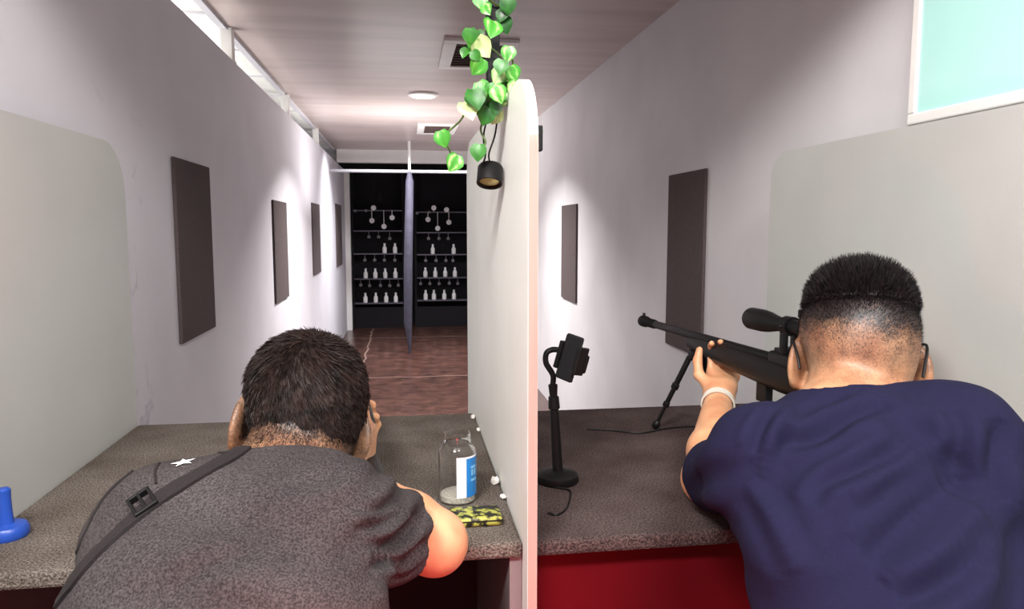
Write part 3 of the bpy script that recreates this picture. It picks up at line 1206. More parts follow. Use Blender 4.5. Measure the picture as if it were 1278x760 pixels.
# ================================================================== RIFLES
def rifle(loc, rz, rx, label, scoped=True, bip=None):
    """modelled along +Y, bore at the origin, butt behind; returned Empty carries the placement"""
    t = thing('air_rifle', (0, 0, 0), label, 'rifle', 'air rifles')
    P = []

    def part_(name, bm, m, parent=t, smooth=True):
        o = obj(name, bm, m, parent, smooth)
        P.append(o)
        return o
    bm = BM()
    add_profile(bm, (0, 0.0, 0), (0, 1, 0), [(0.02, 0.0105), (0.30, 0.0102), (0.62, 0.0092), (0.63, 0.0065)], 20)
    part_('barrel', bm, M['gunmetal'])
    bm = BM()
    add_profile(bm, (0, 0.60, 0), (0, 2, 0), [(0, 0.0095), (0.004, 0.0115), (0.050, 0.0115), (0.055, 0.0145), (0.075, 0.0145), (0.078, 0.010), (0.078, 0.005), (0.05, 0.004)], 20)
    mz = part_('muzzle_brake', bm, M['gunmetal'])
    bm = BM()
    add_box(bm, (0, 0.668, 0.0155), (0.004, 0.012, 0.012), bevel=0.001)
    part_('front_sight', bm, M['gunmetal'], mz, False)
    bm = BM()
    add_box(bm, (0, -0.02, 0.001), (0.030, 0.24, 0.032), bevel=0.007, seg=3)
    add_box(bm, (0, -0.02, 0.019), (0.013, 0.22, 0.008), bevel=0.001)
    part_('receiver', bm, M['gunmetal'])
    if scoped:
        bm = BM()
        add_tube(bm, [(0.014, -0.07, 0.0), (0.03, -0.075, -0.004), (0.042, -0.08, -0.016)], 0.0035, 10)
        bmesh.ops.create_icosphere(bm, subdivisions=2, radius=0.008, matrix=Matrix.Translation((0.044, -0.081, -0.02)))
        part_('bolt_handle', bm, M['gunmetal'])
    # stock: stations (y, ztop, zbot, halfwidth)
    st = [(0.42, -0.004, -0.020, 0.010), (0.41, -0.002, -0.030, 0.016), (0.30, 0.004, -0.040, 0.020), (0.20, 0.004, -0.048, 0.022), (0.06, 0.002, -0.056, 0.023), (-0.04, -0.004, -0.056, 0.022),
          (-0.10, -0.008, -0.046, 0.019), (-0.125, -0.008, -0.080, 0.016), (-0.155, -0.012, -0.092, 0.016), (-0.175, -0.020, -0.060, 0.017), (-0.20, -0.022, -0.070, 0.019), (-0.24, -0.012, -0.086, 0.020),
          (-0.29, -0.012, -0.102, 0.020), (-0.315, -0.012, -0.108, 0.019)]
    bm = BM()
    rings = []
    n = 16
    for (y, zt, zb, w) in st:
        cz, hz = (zt + zb) / 2, (zt - zb) / 2
        ring = []
        for k in range(n):
            a = 2 * PI * k / n
            ca, sa = math.cos(a), math.sin(a)
            ring.append(bm.verts.new((w * math.copysign(abs(ca) ** 0.7, ca), y, cz + hz * math.copysign(abs(sa) ** 0.8, sa))))
        rings.append(ring)
    for a, b in zip(rings, rings[1:]):
        for k in range(n):
            bm.faces.new((a[k], a[(k + 1) % n], b[(k + 1) % n], b[k]))
    bm.faces.new(rings[0][::-1])
    bm.faces.new(rings[-1])
    stk = part_('stock', bm, M['stock'])
    bm = BM()
    add_box(bm, (0, -0.323, -0.060), (0.036, 0.018, 0.098), bevel=0.006, seg=3)
    part_('butt_pad', bm, M['black'], stk)
    bm = BM()
    add_tube(bm, bez([(0, -0.02, -0.044), (0, -0.025, -0.07), (0, -0.07, -0.078), (0, -0.112, -0.068), (0, -0.118, -0.05)], 6), 0.003, 8)
    add_tube(bm, bez([(0, -0.062, -0.044), (0, -0.07, -0.058), (0, -0.064, -0.068)], 5), 0.0025, 8)
    part_('trigger_guard', bm, M['gunmetal'])
    bm = BM()
    add_box(bm, (0, 0.125, -0.062), (0.016, 0.034, 0.05), bevel=0.003)
    part_('magazine', bm, M['black'], t, False)
    if scoped:
        zs = 0.066
        bm = BM()
        add_profile(bm, (0, -0.125, zs), (0, 2, zs), [(0, 0.015), (0.003, 0.0185), (0.035, 0.0185), (0.045, 0.0165), (0.060, 0.0130), (0.21, 0.0130), (0.245, 0.0195), (0.262, 0.021),
                                                    (0.300, 0.021), (0.304, 0.0195), (0.298, 0.018), (0.296, 0.003)], 28)
        sc = part_('scope', bm, M['black'])
        bm = BM()
        add_profile(bm, (0, 0.012, zs + 0.008), (0, 0.012, 2), [(0, 0.010), (0.012, 0.010), (0.013, 0.0125), (0.024, 0.0125), (0.026, 0.011)], 20)
        part_('turret', bm, M['black'], sc)
        bm = BM()
        add_profile(bm, (0.008, 0.012, zs), (2, 0.012, zs), [(0, 0.010), (0.012, 0.010), (0.013, 0.0125), (0.022, 0.0125), (0.024, 0.011)], 20)
        part_('turret', bm, M['black'], sc)
        for y in (0.055, -0.035):
            bm = BM()
            add_profile(bm, (0, y - 0.010, zs), (0, 2, zs), [(0, 0.0135), (0, 0.0175), (0.020, 0.0175), (0.020, 0.0135)], 24)
            for s in (-1, 1):
                add_box(bm, (s * 0.011, y, 0.037), (0.005, 0.020, 0.042), bevel=0.001)
                bmesh.ops.create_icosphere(bm, subdivisions=1, radius=0.0035, matrix=Matrix.Translation((s * 0.018, y, zs)))
            add_box(bm, (0, y, 0.022), (0.026, 0.022, 0.012), bevel=0.002)
            part_('scope_mount', bm, M['gunmetal'], t, True)
    if bip:
        bm = BM()
        add_box(bm, (0, 0.385, -0.040), (0.030, 0.034, 0.018), bevel=0.004)
        add_tube(bm, [(-0.022, 0.388, -0.048), (0.022, 0.388, -0.048)], 0.006, 10)
        bp = part_('bipod', bm, M['black'])
        for s, f in zip((-1, 1), bip):
            a = Vector((s * 0.019, 0.388, -0.050))
            f = Vector(f)
            d = (f - a).normalized()
            Lg = (f - a).length
            bm = BM()
            add_profile(bm, a, f, [(0, 0.0065), (Lg * .35, 0.0065), (Lg * .36, 0.0085), (Lg * .42, 0.0085), (Lg * .43, 0.0055), (Lg * .62, 0.0055), (Lg * .63, 0.0075), (Lg * .68, 0.0075), (Lg * .69, 0.0042), (Lg - 0.012, 0.0042)], 14)
            lg = part_('bipod_leg', bm, M['black'], bp)
            bm = BM()
            add_profile(bm, f - d * 0.018, f, [(0, 0.005), (0.004, 0.0085), (0.014, 0.0090), (0.018, 0.006)], 14)
            me_ = lg.data
            b2 = bmesh.new()
            b2.from_mesh(me_)
            tmp = bpy.data.meshes.new('t')
            bm.to_mesh(tmp)
            b2.from_mesh(tmp)
            b2.to_mesh(me_)
            b2.free()
            bm.free()
            bpy.data.meshes.remove(tmp)
            me_.polygons.foreach_set('use_smooth', [True] * len(me_.polygons))
            me_.set_sharp_from_angle(angle=R(42))
    t.location = loc
    t.rotation_euler = (rx, 0, rz)
    return t, P


GP = Vector((0.682, 1.165, CZ - 0.240))       # receiver of the scoped rifle
GYAW = math.atan(0.107)
foot = atZ(817, 536, TOP)
inv = (Matrix.Translation(GP) @ Matrix.Rotation(GYAW, 4, 'Z')).inverted()
fl = inv @ Vector((foot.x, foot.y, TOP + 0.005))
fr = inv @ Vector((foot.x + 0.16, foot.y + 0.03, TOP + 0.005))
gun, _ = rifle(GP, GYAW, 0.0, 'black scoped rifle on a bipod, aimed by the man in navy', True, (fl, fr))
GP2 = Vector((-0.075, 1.28, CZ - 0.320))
gun2, _ = rifle(GP2, R(6), R(-0.5), 'dark rifle mostly hidden behind the head of the man in grey', False, None)


# ================================================================== PEOPLE
def rel(p):
    return Vector((p[0], p[1], p[2] + CZ))


def head_frame(c, yaw, pitch, roll, s):
    return Matrix.Translation(rel(c)) @ Matrix.Rotation(R(yaw), 4, 'Z') @ Matrix.Rotation(R(pitch), 4, 'X') @ Matrix.Rotation(R(roll), 4, 'Y') @ Matrix.Scale(s, 4)


def add_head(F, H, s, ear_flare=28):
    rot = H.to_3x3().normalized()

    def P(x, y, z):
        return H @ Vector((x, y, z))

    def E(c, r, rr=None, k=0.02, mode='add'):
        m = rot @ rr if rr is not None else rot
        F.ell(P(*c), [q * s for q in r], m, k * s, mode)
    E((0, -0.012, 0.043), (0.0775, 0.098, 0.080), k=0.01)
    E((0, 0.03, 0.035), (0.066, 0.068, 0.072), k=0.03)
    E((0, -0.055, 0.000), (0.062, 0.050, 0.060), k=0.03)
    E((0, 0.035, -0.040), (0.058, 0.064, 0.066), k=0.03)
    E((0, 0.068, -0.088), (0.030, 0.030, 0.024), k=0.03)
    for sx in (-1, 1):
        F.cap(P(sx * 0.056, 0.0, -0.045), P(sx * 0.028, 0.07, -0.088), 0.016 * s, 0.018 * s, 0.025 * s)
        E((sx * 0.044, 0.070, -0.018), (0.022, 0.022, 0.018), k=0.02)      # cheekbone
        E((sx * 0.031, 0.088, 0.026), (0.024, 0.012, 0.007), k=0.014)      # brow
        E((sx * 0.032, 0.103, 0.006), (0.018, 0.015, 0.011), k=0.008, mode='sub')
        E((sx * 0.032, 0.086, 0.0115), (0.017, 0.0125, 0.0075), k=0.005)   # upper lid
    F.cap(P(0, 0.094, 0.012), P(0, 0.112, -0.026), 0.0075 * s, 0.0105 * s, 0.014 * s)
    for sx in (-1, 1):
        E((sx * 0.012, 0.104, -0.030), (0.0085, 0.010, 0.007), k=0.008)
    E((0, 0.100, -0.053), (0.023, 0.010, 0.0055), k=0.006)
    E((0, 0.098, -0.063), (0.020, 0.010, 0.0060), k=0.005)
    E((0, 0.108, -0.0575), (0.022, 0.006, 0.0012), k=0.003, mode='sub')
    for sx in (-1, 1):
        rr = Matrix.Rotation(R(sx * (ear_flare + (12 if sx > 0 else 0))), 3, 'Z') @ Matrix.Rotation(R(-10), 3, 'X')
        c = Vector((sx * 0.0795, -0.010, -0.004))
        E(tuple(c), (0.0080, 0.0205, 0.0365), rr, 0.006)
        E(tuple(c + Vector((0, 0.004, -0.027))), (0.007, 0.011, 0.014), rr, 0.008)
        E(tuple(c + rr @ Vector((sx * 0.009, 0.003, 0.004))), (0.0068, 0.0130, 0.0245), rr, 0.004, 'sub')
        E(tuple(c + rr @ Vector((sx * 0.0015, -0.003, 0.006))), (0.004, 0.004, 0.018), rr, 0.004)
        F.cap(P(sx * 0.068, 0.006, -0.004), P(sx * 0.080, -0.002, -0.004), 0.012 * s, 0.008 * s, 0.01 * s)


def add_hand(F, wrist, fdir, palm, thumb, curls, s=1.0, tcurl=0.5, spread=0.06):
    y = Vector(fdir).normalized()
    z = Vector(palm)
    z = (z - y * z.dot(y)).normalized()
    x = y.cross(z) * thumb                      # towards the thumb
    w = Vector(wrist)

    def P(a, b, c):
        return w + (x * a + y * b + z * c) * s
    F.cap(P(0.010, 0.0, 0), P(0.024, 0.078, 0), 0.0160 * s, 0.0130 * s, 0.02 * s)
    F.cap(P(-0.008, 0.0, 0), P(-0.024, 0.072, 0), 0.0160 * s, 0.0120 * s, 0.02 * s)
    F.cap(P(0, 0.0, 0), P(0.0, 0.078, -0.001), 0.0170 * s, 0.0130 * s, 0.02 * s)
    F.ell(P(-0.018, 0.03, 0.006), (0.014 * s,) * 3, None, 0.015 * s)
    tips = []
    for i, (ax, ln, r) in enumerate([(0.030, 0.94, 0.0086), (0.0102, 1.05, 0.0088), (-0.0096, 0.97, 0.0084), (-0.0285, 0.76, 0.0076)]):
        base = P(ax * 0.92, 0.078 - (0.008 if i == 3 else 0) - (0.002 if i == 0 else 0), 0)
        d0 = (y + x * (ax * spread * 30)).normalized()
        a = 0.0
        p = base
        c = curls[i]
        for seg, (L, f) in enumerate(((0.043, 0.9), (0.027, 1.15), (0.021, 0.75))):
            a += c * f
            d = d0 * math.cos(a) + z * math.sin(a)
            q = p + d * (L * ln * s)
            F.cap(p, q, r * s * (1 - 0.07 * seg), r * s * (0.95 - 0.09 * seg), 0.004 * s)
            if seg:
                F.ell(p - z * 0.0005, (r * 1.02 * s,) * 3, None, 0.004 * s)
            p = q
        tips.append(p)
    # thumb: leaves the side of the palm near its base
    t0 = P(0.016, 0.018, 0.006)
    d1 = (x * 0.78 + y * 0.62 + z * 0.25).normalized()
    t1 = t0 + d1 * 0.042 * s
    d2 = (x * (0.45 - 0.3 * tcurl) + y * 0.85 + z * (0.2 + 0.6 * tcurl)).normalized()
    t2 = t1 + d2 * 0.032 * s
    d3 = (x * (0.3 - 0.5 * tcurl) + y * 0.85 + z * (0.2 + 0.8 * tcurl)).normalized()
    t3 = t2 + d3 * 0.024 * s
    F.cap(t0, t1, 0.0150 * s, 0.0110 * s, 0.014 * s)
    F.cap(t1, t2, 0.0105 * s, 0.0098 * s, 0.006 * s)
    F.cap(t2, t3, 0.0098 * s, 0.0078 * s, 0.005 * s)
    return tips


def nz(P, seed, scale):
    """cheap smooth noise -1..1 from random sines"""
    r = np.random.RandomState(seed)
    out = np.zeros(len(P))
    for _ in range(6):
        d = r.normal(size=3) * scale
        out += np.sin(P @ d + r.uniform(0, 6.28))
    return out / 3.0


def folds(V, N, specs):
    """specs: (centre, radius, direction across the folds, wavelength, amplitude)"""
    for i, (c, rad, d, lam, amp) in enumerate(specs):
        d = np.array(Vector(d).normalized())
        q = V - np.array(rel(c))
        m = np.exp(-(q ** 2).sum(1) / (rad * rad))
        ph = 2 * PI * (q @ d) / lam + 1.6 * nz(V, 11 + i, 9)
        w = np.sin(ph)
        w = np.sign(w) * np.abs(w) ** 0.8
        V = V + N * (amp * w * m)[:, None]
    return V


def make_body(name, P, t):
    """P: dict of joints, camera-relative"""
    pts = {k: rel(v) for k, v in P['j'].items()}
    H = head_frame(*P['head'])
    s = P['head'][4]
    allp = list(pts.values()) + [H @ Vector((0, 0, 0.15)), H @ Vector((0, .13, -.12)), H @ Vector((.11, 0, 0)), H @ Vector((-.11, -.11, 0))]
    lo = [min(p[i] for p in allp) - 0.16 for i in range(3)]
    hi = [max(p[i] for p in allp) + 0.16 for i in range(3)]
    h = 0.0034
    F = Field(lo, hi, h)
    # trunk (narrower than the shirt)
    c1, c2 = pts['waist'], pts['chest']
    F.ell(c1, P['waist_r'] * 0.70, P['tr'], 0.02)
    F.ell(c2, P['chest_r'] * 0.70, P['tr'], 0.06)
    F.cap(pts['shl'], pts['shr'], 0.048, 0.048, 0.04)
    # neck
    n0, n1 = pts['neck'], H @ Vector((0, -0.028, -0.035))
    F.cap(n0, n1, 0.062, 0.058 * s, 0.03)
    F.cap(n0 + (n1 - n0) * 0.2, pts['shl'] + (pts['neck'] - pts['shl']) * 0.35, 0.05, 0.045, 0.04)
    F.cap(n0 + (n1 - n0) * 0.2, pts['shr'] + (pts['neck'] - pts['shr']) * 0.35, 0.05, 0.045, 0.04)
    F2 = F
    add_head(F2, H, s, P.get('flare', 28))
    # arms
    for sd in ('l', 'r'):
        a, e, w = pts['sh' + sd], pts['el' + sd], pts['wr' + sd]
        F.cap(a, e, 0.046, 0.037, 0.03)
        F.ell(e, (0.039,) * 3, None, 0.02)
        mid = e + (w - e) * 0.3
        F.cap(e, mid, 0.037, 0.040, 0.02)
        F.cap(mid, w, 0.040, 0.0255, 0.02)
        hd = P['hand' + sd]
        F.cap(w, w + Vector(hd['f']).normalized() * 0.012, 0.024, 0.020, 0.02)
        add_hand(F, w, hd['f'], hd['p'], hd['t'], hd['c'], hd.get('s', 1.0), hd.get('tc', .5))
    V, Fc = F.mesh(name)
    V = relax(V, Fc, 2, 0.4)
    me = np_mesh(name, V, Fc)
    # stubble / shaved hair tone, by position on the skull
    Hi = np.array(H.inverted())
    L = V @ Hi[:3, :3].T + Hi[:3, 3]
    st = P['stubble'](L)
    set_attr(me, 'stubble', st)
    P['_skin'] = (V, Fc, L)
    o = obj(name, me, M['skin'], t)
    return o, H, s, pts


def make_shirt(P, pts, H, m, t, h=0.0042):
    lo = [min(p[i] for p in (pts['waist'], pts['shl'], pts['shr'], pts['chest'], pts['hip'], pts['ell'], pts['elr'])) - 0.24 for i in range(3)]
    hi = [max(p[i] for p in (pts['waist'], pts['shl'], pts['shr'], pts['chest'], pts['neck'], pts['ell'], pts['elr'])) + 0.2 for i in range(3)]
    F = Field(lo, hi, h)
    F.ell(pts['hip'], P['waist_r'] * 1.06, P['tr'], 0.03)
    F.ell(pts['waist'], P['waist_r'], P['tr'], 0.10)
    F.ell(pts['chest'], P['chest_r'], P['tr'], 0.09)
    F.cap(pts['shl'], pts['shr'], P['shr_r'], P['shr_r'], 0.06)
    for (c, r) in P.get('extra', []):
        F.ell(rel(c), r, None, 0.06)
    n0 = pts['neck']
    for sd in ('l', 'r'):
        F.cap(n0, pts['sh' + sd], 0.062, P['shr_r'] * 0.98, 0.05)
    for sd in ('l', 'r'):
        a, e = pts['sh' + sd], pts['el' + sd]
        L = P['sleeve' + sd]
        d = (e - a).normalized()
        end = a + d * ((e - a).length * L[0])
        nrm = d if L[2] is None else Vector(L[2]).normalized()
        F.cap(a, end + d * 0.05, P['shr_r'] * 0.97, L[1], 0.05, clip=[(end, nrm)])
    # neck opening
    n1 = H @ Vector((0, -0.028, -0.035))
    d = (n1 - n0).normalized()
    col = n0 + d * P['collar'][0]
    tilt = (Vector(P['collar'][2])).normalized()
    F.cap(col - tilt * 0.0 + tilt * 0.0, col + tilt * 0.25, P['collar'][1], P['collar'][1] * 1.3, 0.006, 'sub')
    V, Fc = F.mesh('t_shirt')
    V = relax(V, Fc, 3, 0.5)
    N = vnormals(V, Fc)
    V = folds(V, N, P['folds'])
    bv = BVHTree.FromPolygons([Vector(v) for v in V], [tuple(f) for f in Fc])
    for (px, sg, amp) in P.get('ridges', []):
        line = []
        for q in bez([Vector((a, b, 0)) for a, b in px], 6):
            hp = bv.ray_cast(ORI, ray(q.x, q.y))
            if hp[0] is not None and (hp[0] - ORI).length < 1.3:
                line.append(np.array(hp[0]))
        if len(line) < 3:
            continue
        line = np.array(line)
        n_ = len(line)
        near = np.where(((V - line.mean(0)) ** 2).sum(1) < (np.ptp(line, axis=0).max() + 0.1) ** 2)[0]
        dd = ((V[near][:, None, :] - line[None]) ** 2).sum(-1)
        ji = dd.argmin(1)
        dm = np.sqrt(dd.min(1))
        tp = np.sin(np.clip(ji / (n_ - 1), 0, 1) * PI) ** 0.5
        V[near] += N[near] * (amp * (np.exp(-(dm / sg) ** 2) - 0.45 * np.exp(-((dm - 2.2 * sg) / sg) ** 2)) * tp)[:, None]
    V = V + N * (nz(V, 5, 14) * 0.0022 + nz(V, 8, 40) * 0.0006)[:, None]
    V = relax(V, Fc, 1, 0.4)
    me = np_mesh('t_shirt', V, Fc)
    o = obj('t_shirt', me, m, t)
    return o, V, Fc


def ring_band(name, c, ax, r, th, w, m, t, up=None, n=40, sx=1.0):
    x, y, d = frame_of(ax)
    bm = BM()
    rows = []
    for k in range(n):
        a = 2 * PI * k / n
        u = x * math.cos(a) * sx + y * math.sin(a)
        row = []
        for (dr, dh) in ((-th, -w), (th * .6, -w), (th, 0), (th * .6, w), (-th, w)):
            row.append(bm.verts.new(Vector(c) + u * (r + dr) + d * dh))
        rows.append(row)
    for i in range(n):
        p, q = rows[i], rows[(i + 1) % n]
        for k in range(5):
            bm.faces.new((p[k], q[k], q[(k + 1) % 5], p[(k + 1) % 5]))
    return obj(name, bm, m, t, True)


def add_hair(H, s, t, P, m):
    """short hair: a shell over the skull plus thousands of blades"""
    lo = [H.translation[i] - 0.2 for i in range(3)]
    hi = [H.translation[i] + 0.2 for i in range(3)]
    F = Field(lo, hi, 0.0028)
    rot = H.to_3x3().normalized()
    cl = [(H @ Vector(p), rot @ Vector(n).normalized()) for (p, n) in P['clip']]
    for (c, r, k) in P['ells']:
        F.ell(H @ Vector(c), [q * s for q in r], rot, k * s, clip=cl)
    V, Fc = F.mesh('hair')
    V = relax(V, Fc, 3, 0.5)
    N = vnormals(V, Fc)
    V = V + N * (nz(V, 3, 120) * 0.0012)[:, None]
    rs = np.random.RandomState(4)
    up = np.array(rot @ Vector((0, 0, 1)))
    Hi = np.array(H.inverted())
    L = V @ Hi[:3, :3].T + Hi[:3, 3]
    cen = V[Fc].mean(1)
    lc = cen @ Hi[:3, :3].T + Hi[:3, 3]
    nn = vnormals(V, Fc)[Fc[:, 0]]
    ok = np.where(P['where'](lc, nn))[0]
    pick = rs.choice(ok, P['count'])
    b = cen[pick] + rs.normal(size=(len(pick), 3)) * 0.0012
    ln = P['length'](lc[pick]) * rs.uniform(0.6, 1.15, len(pick))
    d = nn[pick] + rs.normal(size=(len(pick), 3)) * P['mess'] + up * P['up'] + np.array(rot @ Vector(P['comb']))
    if 'whorl' in P:
        o = lc[pick] - np.array(P['whorl'])
        o = o @ np.array(rot).T
        o -= nn[pick] * (o * nn[pick]).sum(1)[:, None]
        o /= np.linalg.norm(o, axis=1)[:, None] + 1e-9
        d = d * 0.6 + 1.5 * o + 0.7 * np.cross(nn[pick], o)
    d /= np.linalg.norm(d, axis=1)[:, None]
    sd = np.cross(d, rs.normal(size=d.shape))
    sd /= np.linalg.norm(sd, axis=1)[:, None] + 1e-9
    w = P['width']
    tip = b + d * ln[:, None]
    q0 = b - d * 0.003
    bl = np.stack([q0 - sd * w, q0 + sd * w, tip + sd * w * 0.15, tip - sd * w * 0.15], 1).reshape(-1, 3)
    bf = np.arange(len(pick) * 4).reshape(-1, 4) + len(V)
    if 'fade' in P:
        SV, SF, SL = P['_skin']
        fn = vnormals(SV, SF)
        fl_ = SL[SF].mean(1)
        reg = np.where((np.abs(fl_) < 0.16).all(1))[0]
        pr = P['fade'](fl_[reg])
        pr = pr / pr.sum()
        pk = reg[rs.choice(len(reg), P['fcount'], p=pr)]
        fb = SV[SF[pk]].mean(1) + rs.normal(size=(len(pk), 3)) * 0.0012
        fup = 'fup' in P
        fd = fn[SF[pk, 0]] * (0.8 if fup else 0.5) + rs.normal(size=(len(pk), 3)) * 0.2 + up * (0.45 if fup else -0.75)
        fd /= np.linalg.norm(fd, axis=1)[:, None]
        fs = np.cross(fd, fn[SF[pk, 0]])
        fs /= np.linalg.norm(fs, axis=1)[:, None] + 1e-9
        zz = SL[SF[pk]].mean(1)[:, 2]
        flen = P['flen'] * (1 + (1.9 * np.clip((zz - 0.066) / 0.04, 0, 1) if fup else 0))
        ft = fb + fd * (flen * rs.uniform(0.5, 1.2, len(pk)))[:, None]
        fb = fb - fd * 0.001
        ww = 0.00028
        b2 = np.stack([fb - fs * ww, fb + fs * ww, ft + fs * ww * 0.2, ft - fs * ww * 0.2], 1).reshape(-1, 3)
        bl = np.concatenate([bl, b2])
        bf = np.concatenate([bf, np.arange(len(pk) * 4).reshape(-1, 4) + bf.max() + 1])
    me = np_mesh('hair', np.concatenate([V, bl]), np.concatenate([Fc, bf]))
    return obj('hair', me, m, t)


def add_eyes(H, s, t):
    for sx in (-1, 1):
        bm = BM()
        bmesh.ops.create_uvsphere(bm, u_segments=20, v_segments=14, radius=0.0118 * s, matrix=Matrix.Translation(H @ Vector((sx * 0.032, 0.083, 0.004))))
        e = obj('eye', bm, M['eyew'], t, True)
        bm = BM()
        a = H @ Vector((sx * 0.032, 0.083 + 0.0112, 0.004))
        b = H @ Vector((sx * 0.032, 0.083 + 0.02, 0.004))
        add_profile(bm, a, b, [(0, 0.0052 * s), (0.0006 * s, 0.004 * s), (0.0009 * s, 0.001 * s)], 18)
        obj('iris', bm, M['iris'], e, True)


def lower_body(P, t, pts):
    """trousers and shoes, seated"""
    hip, rotv = pts['hip'], None
    kl, kr, al, ar = (rel(P['legs'][k]) for k in ('kl', 'kr', 'al', 'ar'))
    lo = [min(p[i] for p in (hip, kl, kr, al, ar)) - 0.2 for i in range(3)]
    hi = [max(p[i] for p in (hip, kl, kr, al, ar)) + 0.2 for i in range(3)]
    F = Field(lo, hi, 0.009)
    F.ell(hip - Vector((0, 0, 0.03)), (0.165, 0.13, 0.11), None, 0.02)
    for sx, k, a in ((-1, kl, al), (1, kr, ar)):
        h0 = hip + Vector((sx * 0.085, 0.01, -0.055))
        F.cap(h0, k, 0.085, 0.062, 0.05)
        F.cap(k, a, 0.062, 0.048, 0.03)
    V, Fc = F.mesh('trousers')
    V = relax(V, Fc, 2, 0.5)
    obj('trousers', np_mesh('trousers', V, Fc), M['denim'], t)
    for a in (al, ar):
        G = Field([a.x - .1, a.y - .15, -0.02], [a.x + .1, a.y + .3, 0.2], 0.006)
        fl = [((0, 0, 0.002), (0, 0, -1))]
        G.cap((a.x, a.y - 0.03, 0.045), (a.x, a.y + 0.14, 0.035), 0.044, 0.042, 0.02, clip=fl)
        G.cap((a.x, a.y - 0.01, 0.05), (a.x, a.y, 0.11), 0.045, 0.042, 0.02, clip=fl)
        V, Fc = G.mesh('shoe')
        obj('shoe', np_mesh('shoe', V, Fc), M['shoe'], t)


def stool(c, top, label):
    t = thing('stool', (c.x, c.y, 0), label, 'stool', 'stools under the shooters')
    bm = BM()
    add_profile(bm, (c.x, c.y, top - 0.05), (c.x, c.y, 9), [(0, 0.15), (0.006, 0.165), (0.04, 0.168), (0.05, 0.155)], 32)
    obj('seat', bm, M['seatpad'], t, True)
    bm = BM()
    add_profile(bm, (c.x, c.y, 0.03), (c.x, c.y, 9), [(0, 0.03), (top - 0.09, 0.025), (top - 0.08, 0.09), (top - 0.078, 0.09)], 20)
    obj('column', bm, M['chrome'], t, True)
    bm = BM()
    add_profile(bm, (c.x, c.y, 0.0), (c.x, c.y, 9), [(0, 0.20), (0.012, 0.20), (0.03, 0.06), (0.04, 0.035)], 36)
    obj('base', bm, M['chrome'], t, True)


# ---------------------------------------------------------------- the man in navy
hc = atY(1074, 455, 1.035)
gd = Matrix.Rotation(GYAW, 3, 'Z')


def g1(x, y, z):
    p = GP + gd @ Vector((x, y, z))
    return (p.x, p.y, p.z - CZ)


t_r = thing('person', (0.57, 0.62, 0), 'man in navy t-shirt with flat-top haircut and glasses aiming the scoped rifle', 'person')


def stub_r(L):
    z, y = L[:, 2], L[:, 1]
    a = np.clip((z + 0.055) / 0.075, 0, 1) * np.clip((0.062 - y) / 0.03, 0, 1)
    return 0.66 * a ** 0.9 + 0.42 * np.clip((z - 0.035) / 0.035, 0, 1) * np.clip((0.085 - y) / 0.03, 0, 1)


PR = {
    'j': {'hip': (0.585, 0.60, -0.685), 'waist': (0.580, 0.66, -0.56), 'chest': (0.580, 0.80, -0.41),
          'shl': (0.470, 0.905, -0.318), 'shr': (0.706, 0.850, -0.279), 'neck': (0.592, 0.925, -0.282),
          'ell': (0.503, 1.155, -0.423), 'wrl': (0.624, 1.390, -0.338), 'elr': (0.862, 0.990, -0.370), 'wrr': (0.722, 0.985, -0.315)},
    'head': ((hc.x - 0.008, hc.y, hc.z - CZ + 0.004), -26, -6, 1, 1.07),
    'tr': Euler((R(-38), 0, R(6))).to_matrix(),
    'waist_r': np.array((0.165, 0.118, 0.17)), 'chest_r': np.array((0.180, 0.120, 0.19)),
    'shr_r': 0.064,
    'sleevel': (0.78, 0.060, None), 'sleever': (0.80, 0.062, None),
    'collar': (0.018, 0.062, (0.05, 0.35, 0.9)),
    'handl': {'f': (0.42, 0.70, 0.42), 'p': (-0.15, -0.35, 0.9), 't': -1, 'c': (0.80, 0.84, 0.86, 0.9), 'tc': 0.75, 's': 0.96},
    'handr': {'f': (-0.25, 0.9, 0.1), 'p': (-1, -0.1, 0), 't': 1, 'c': (0.45, 0.9, 0.9, 0.9), 'tc': 0.6, 's': 0.95},
    'stubble': stub_r, 'flare': 34, 'extra': [((0.715, 0.815, -0.40), (0.07, 0.075, 0.13))],
    'folds': [((0.50, 0.84, -0.27), 0.10, (0.7, 0.2, -1.0), 0.060, 0.008), ((0.60, 0.72, -0.40), 0.18, (-0.55, 0.1, 1.0), 0.10, 0.011),
              ((0.44, 0.95, -0.36), 0.10, (0.5, -0.6, -0.9), 0.05, 0.007), ((0.66, 0.80, -0.30), 0.10, (0.9, 0.2, 0.5), 0.07, 0.007),
              ((0.52, 0.66, -0.5), 0.14, (-0.4, 0, 1), 0.075, 0.008)],
    'ridges': [([(1110, 498), (1062, 520), (1020, 545), (968, 552)], 0.010, -0.011), ([(1075, 497), (1030, 515), (985, 540)], 0.009, 0.007),
               ([(966, 505), (950, 530), (938, 565)], 0.008, -0.008), ([(990, 505), (965, 545), (950, 600)], 0.009, 0.006),
               ([(1130, 560), (1075, 580), (1030, 602), (1012, 632)], 0.010, -0.010), ([(1185, 545), (1120, 585), (1060, 625)], 0.011, 0.008),
               ([(1205, 590), (1140, 640), (1080, 698)], 0.011, -0.011), ([(1230, 630), (1160, 690), (1095, 728)], 0.011, 0.010),
               ([(1185, 505), (1200, 540), (1190, 590)], 0.010, -0.008), ([(1250, 520), (1240, 570), (1250, 630)], 0.011, -0.009),
               ([(930, 600), (960, 640), (1000, 720)], 0.011, 0.007), ([(1240, 690), (1170, 735), (1120, 755)], 0.010, -0.010)],
    'legs': {'kl': (0.36, 0.93, -0.72), 'kr': (0.76, 0.93, -0.72), 'al': (0.36, 0.84, -1.17), 'ar': (0.76, 0.84, -1.17)},
}
body_r, HR, sR, ptR = make_body('body', PR, t_r)
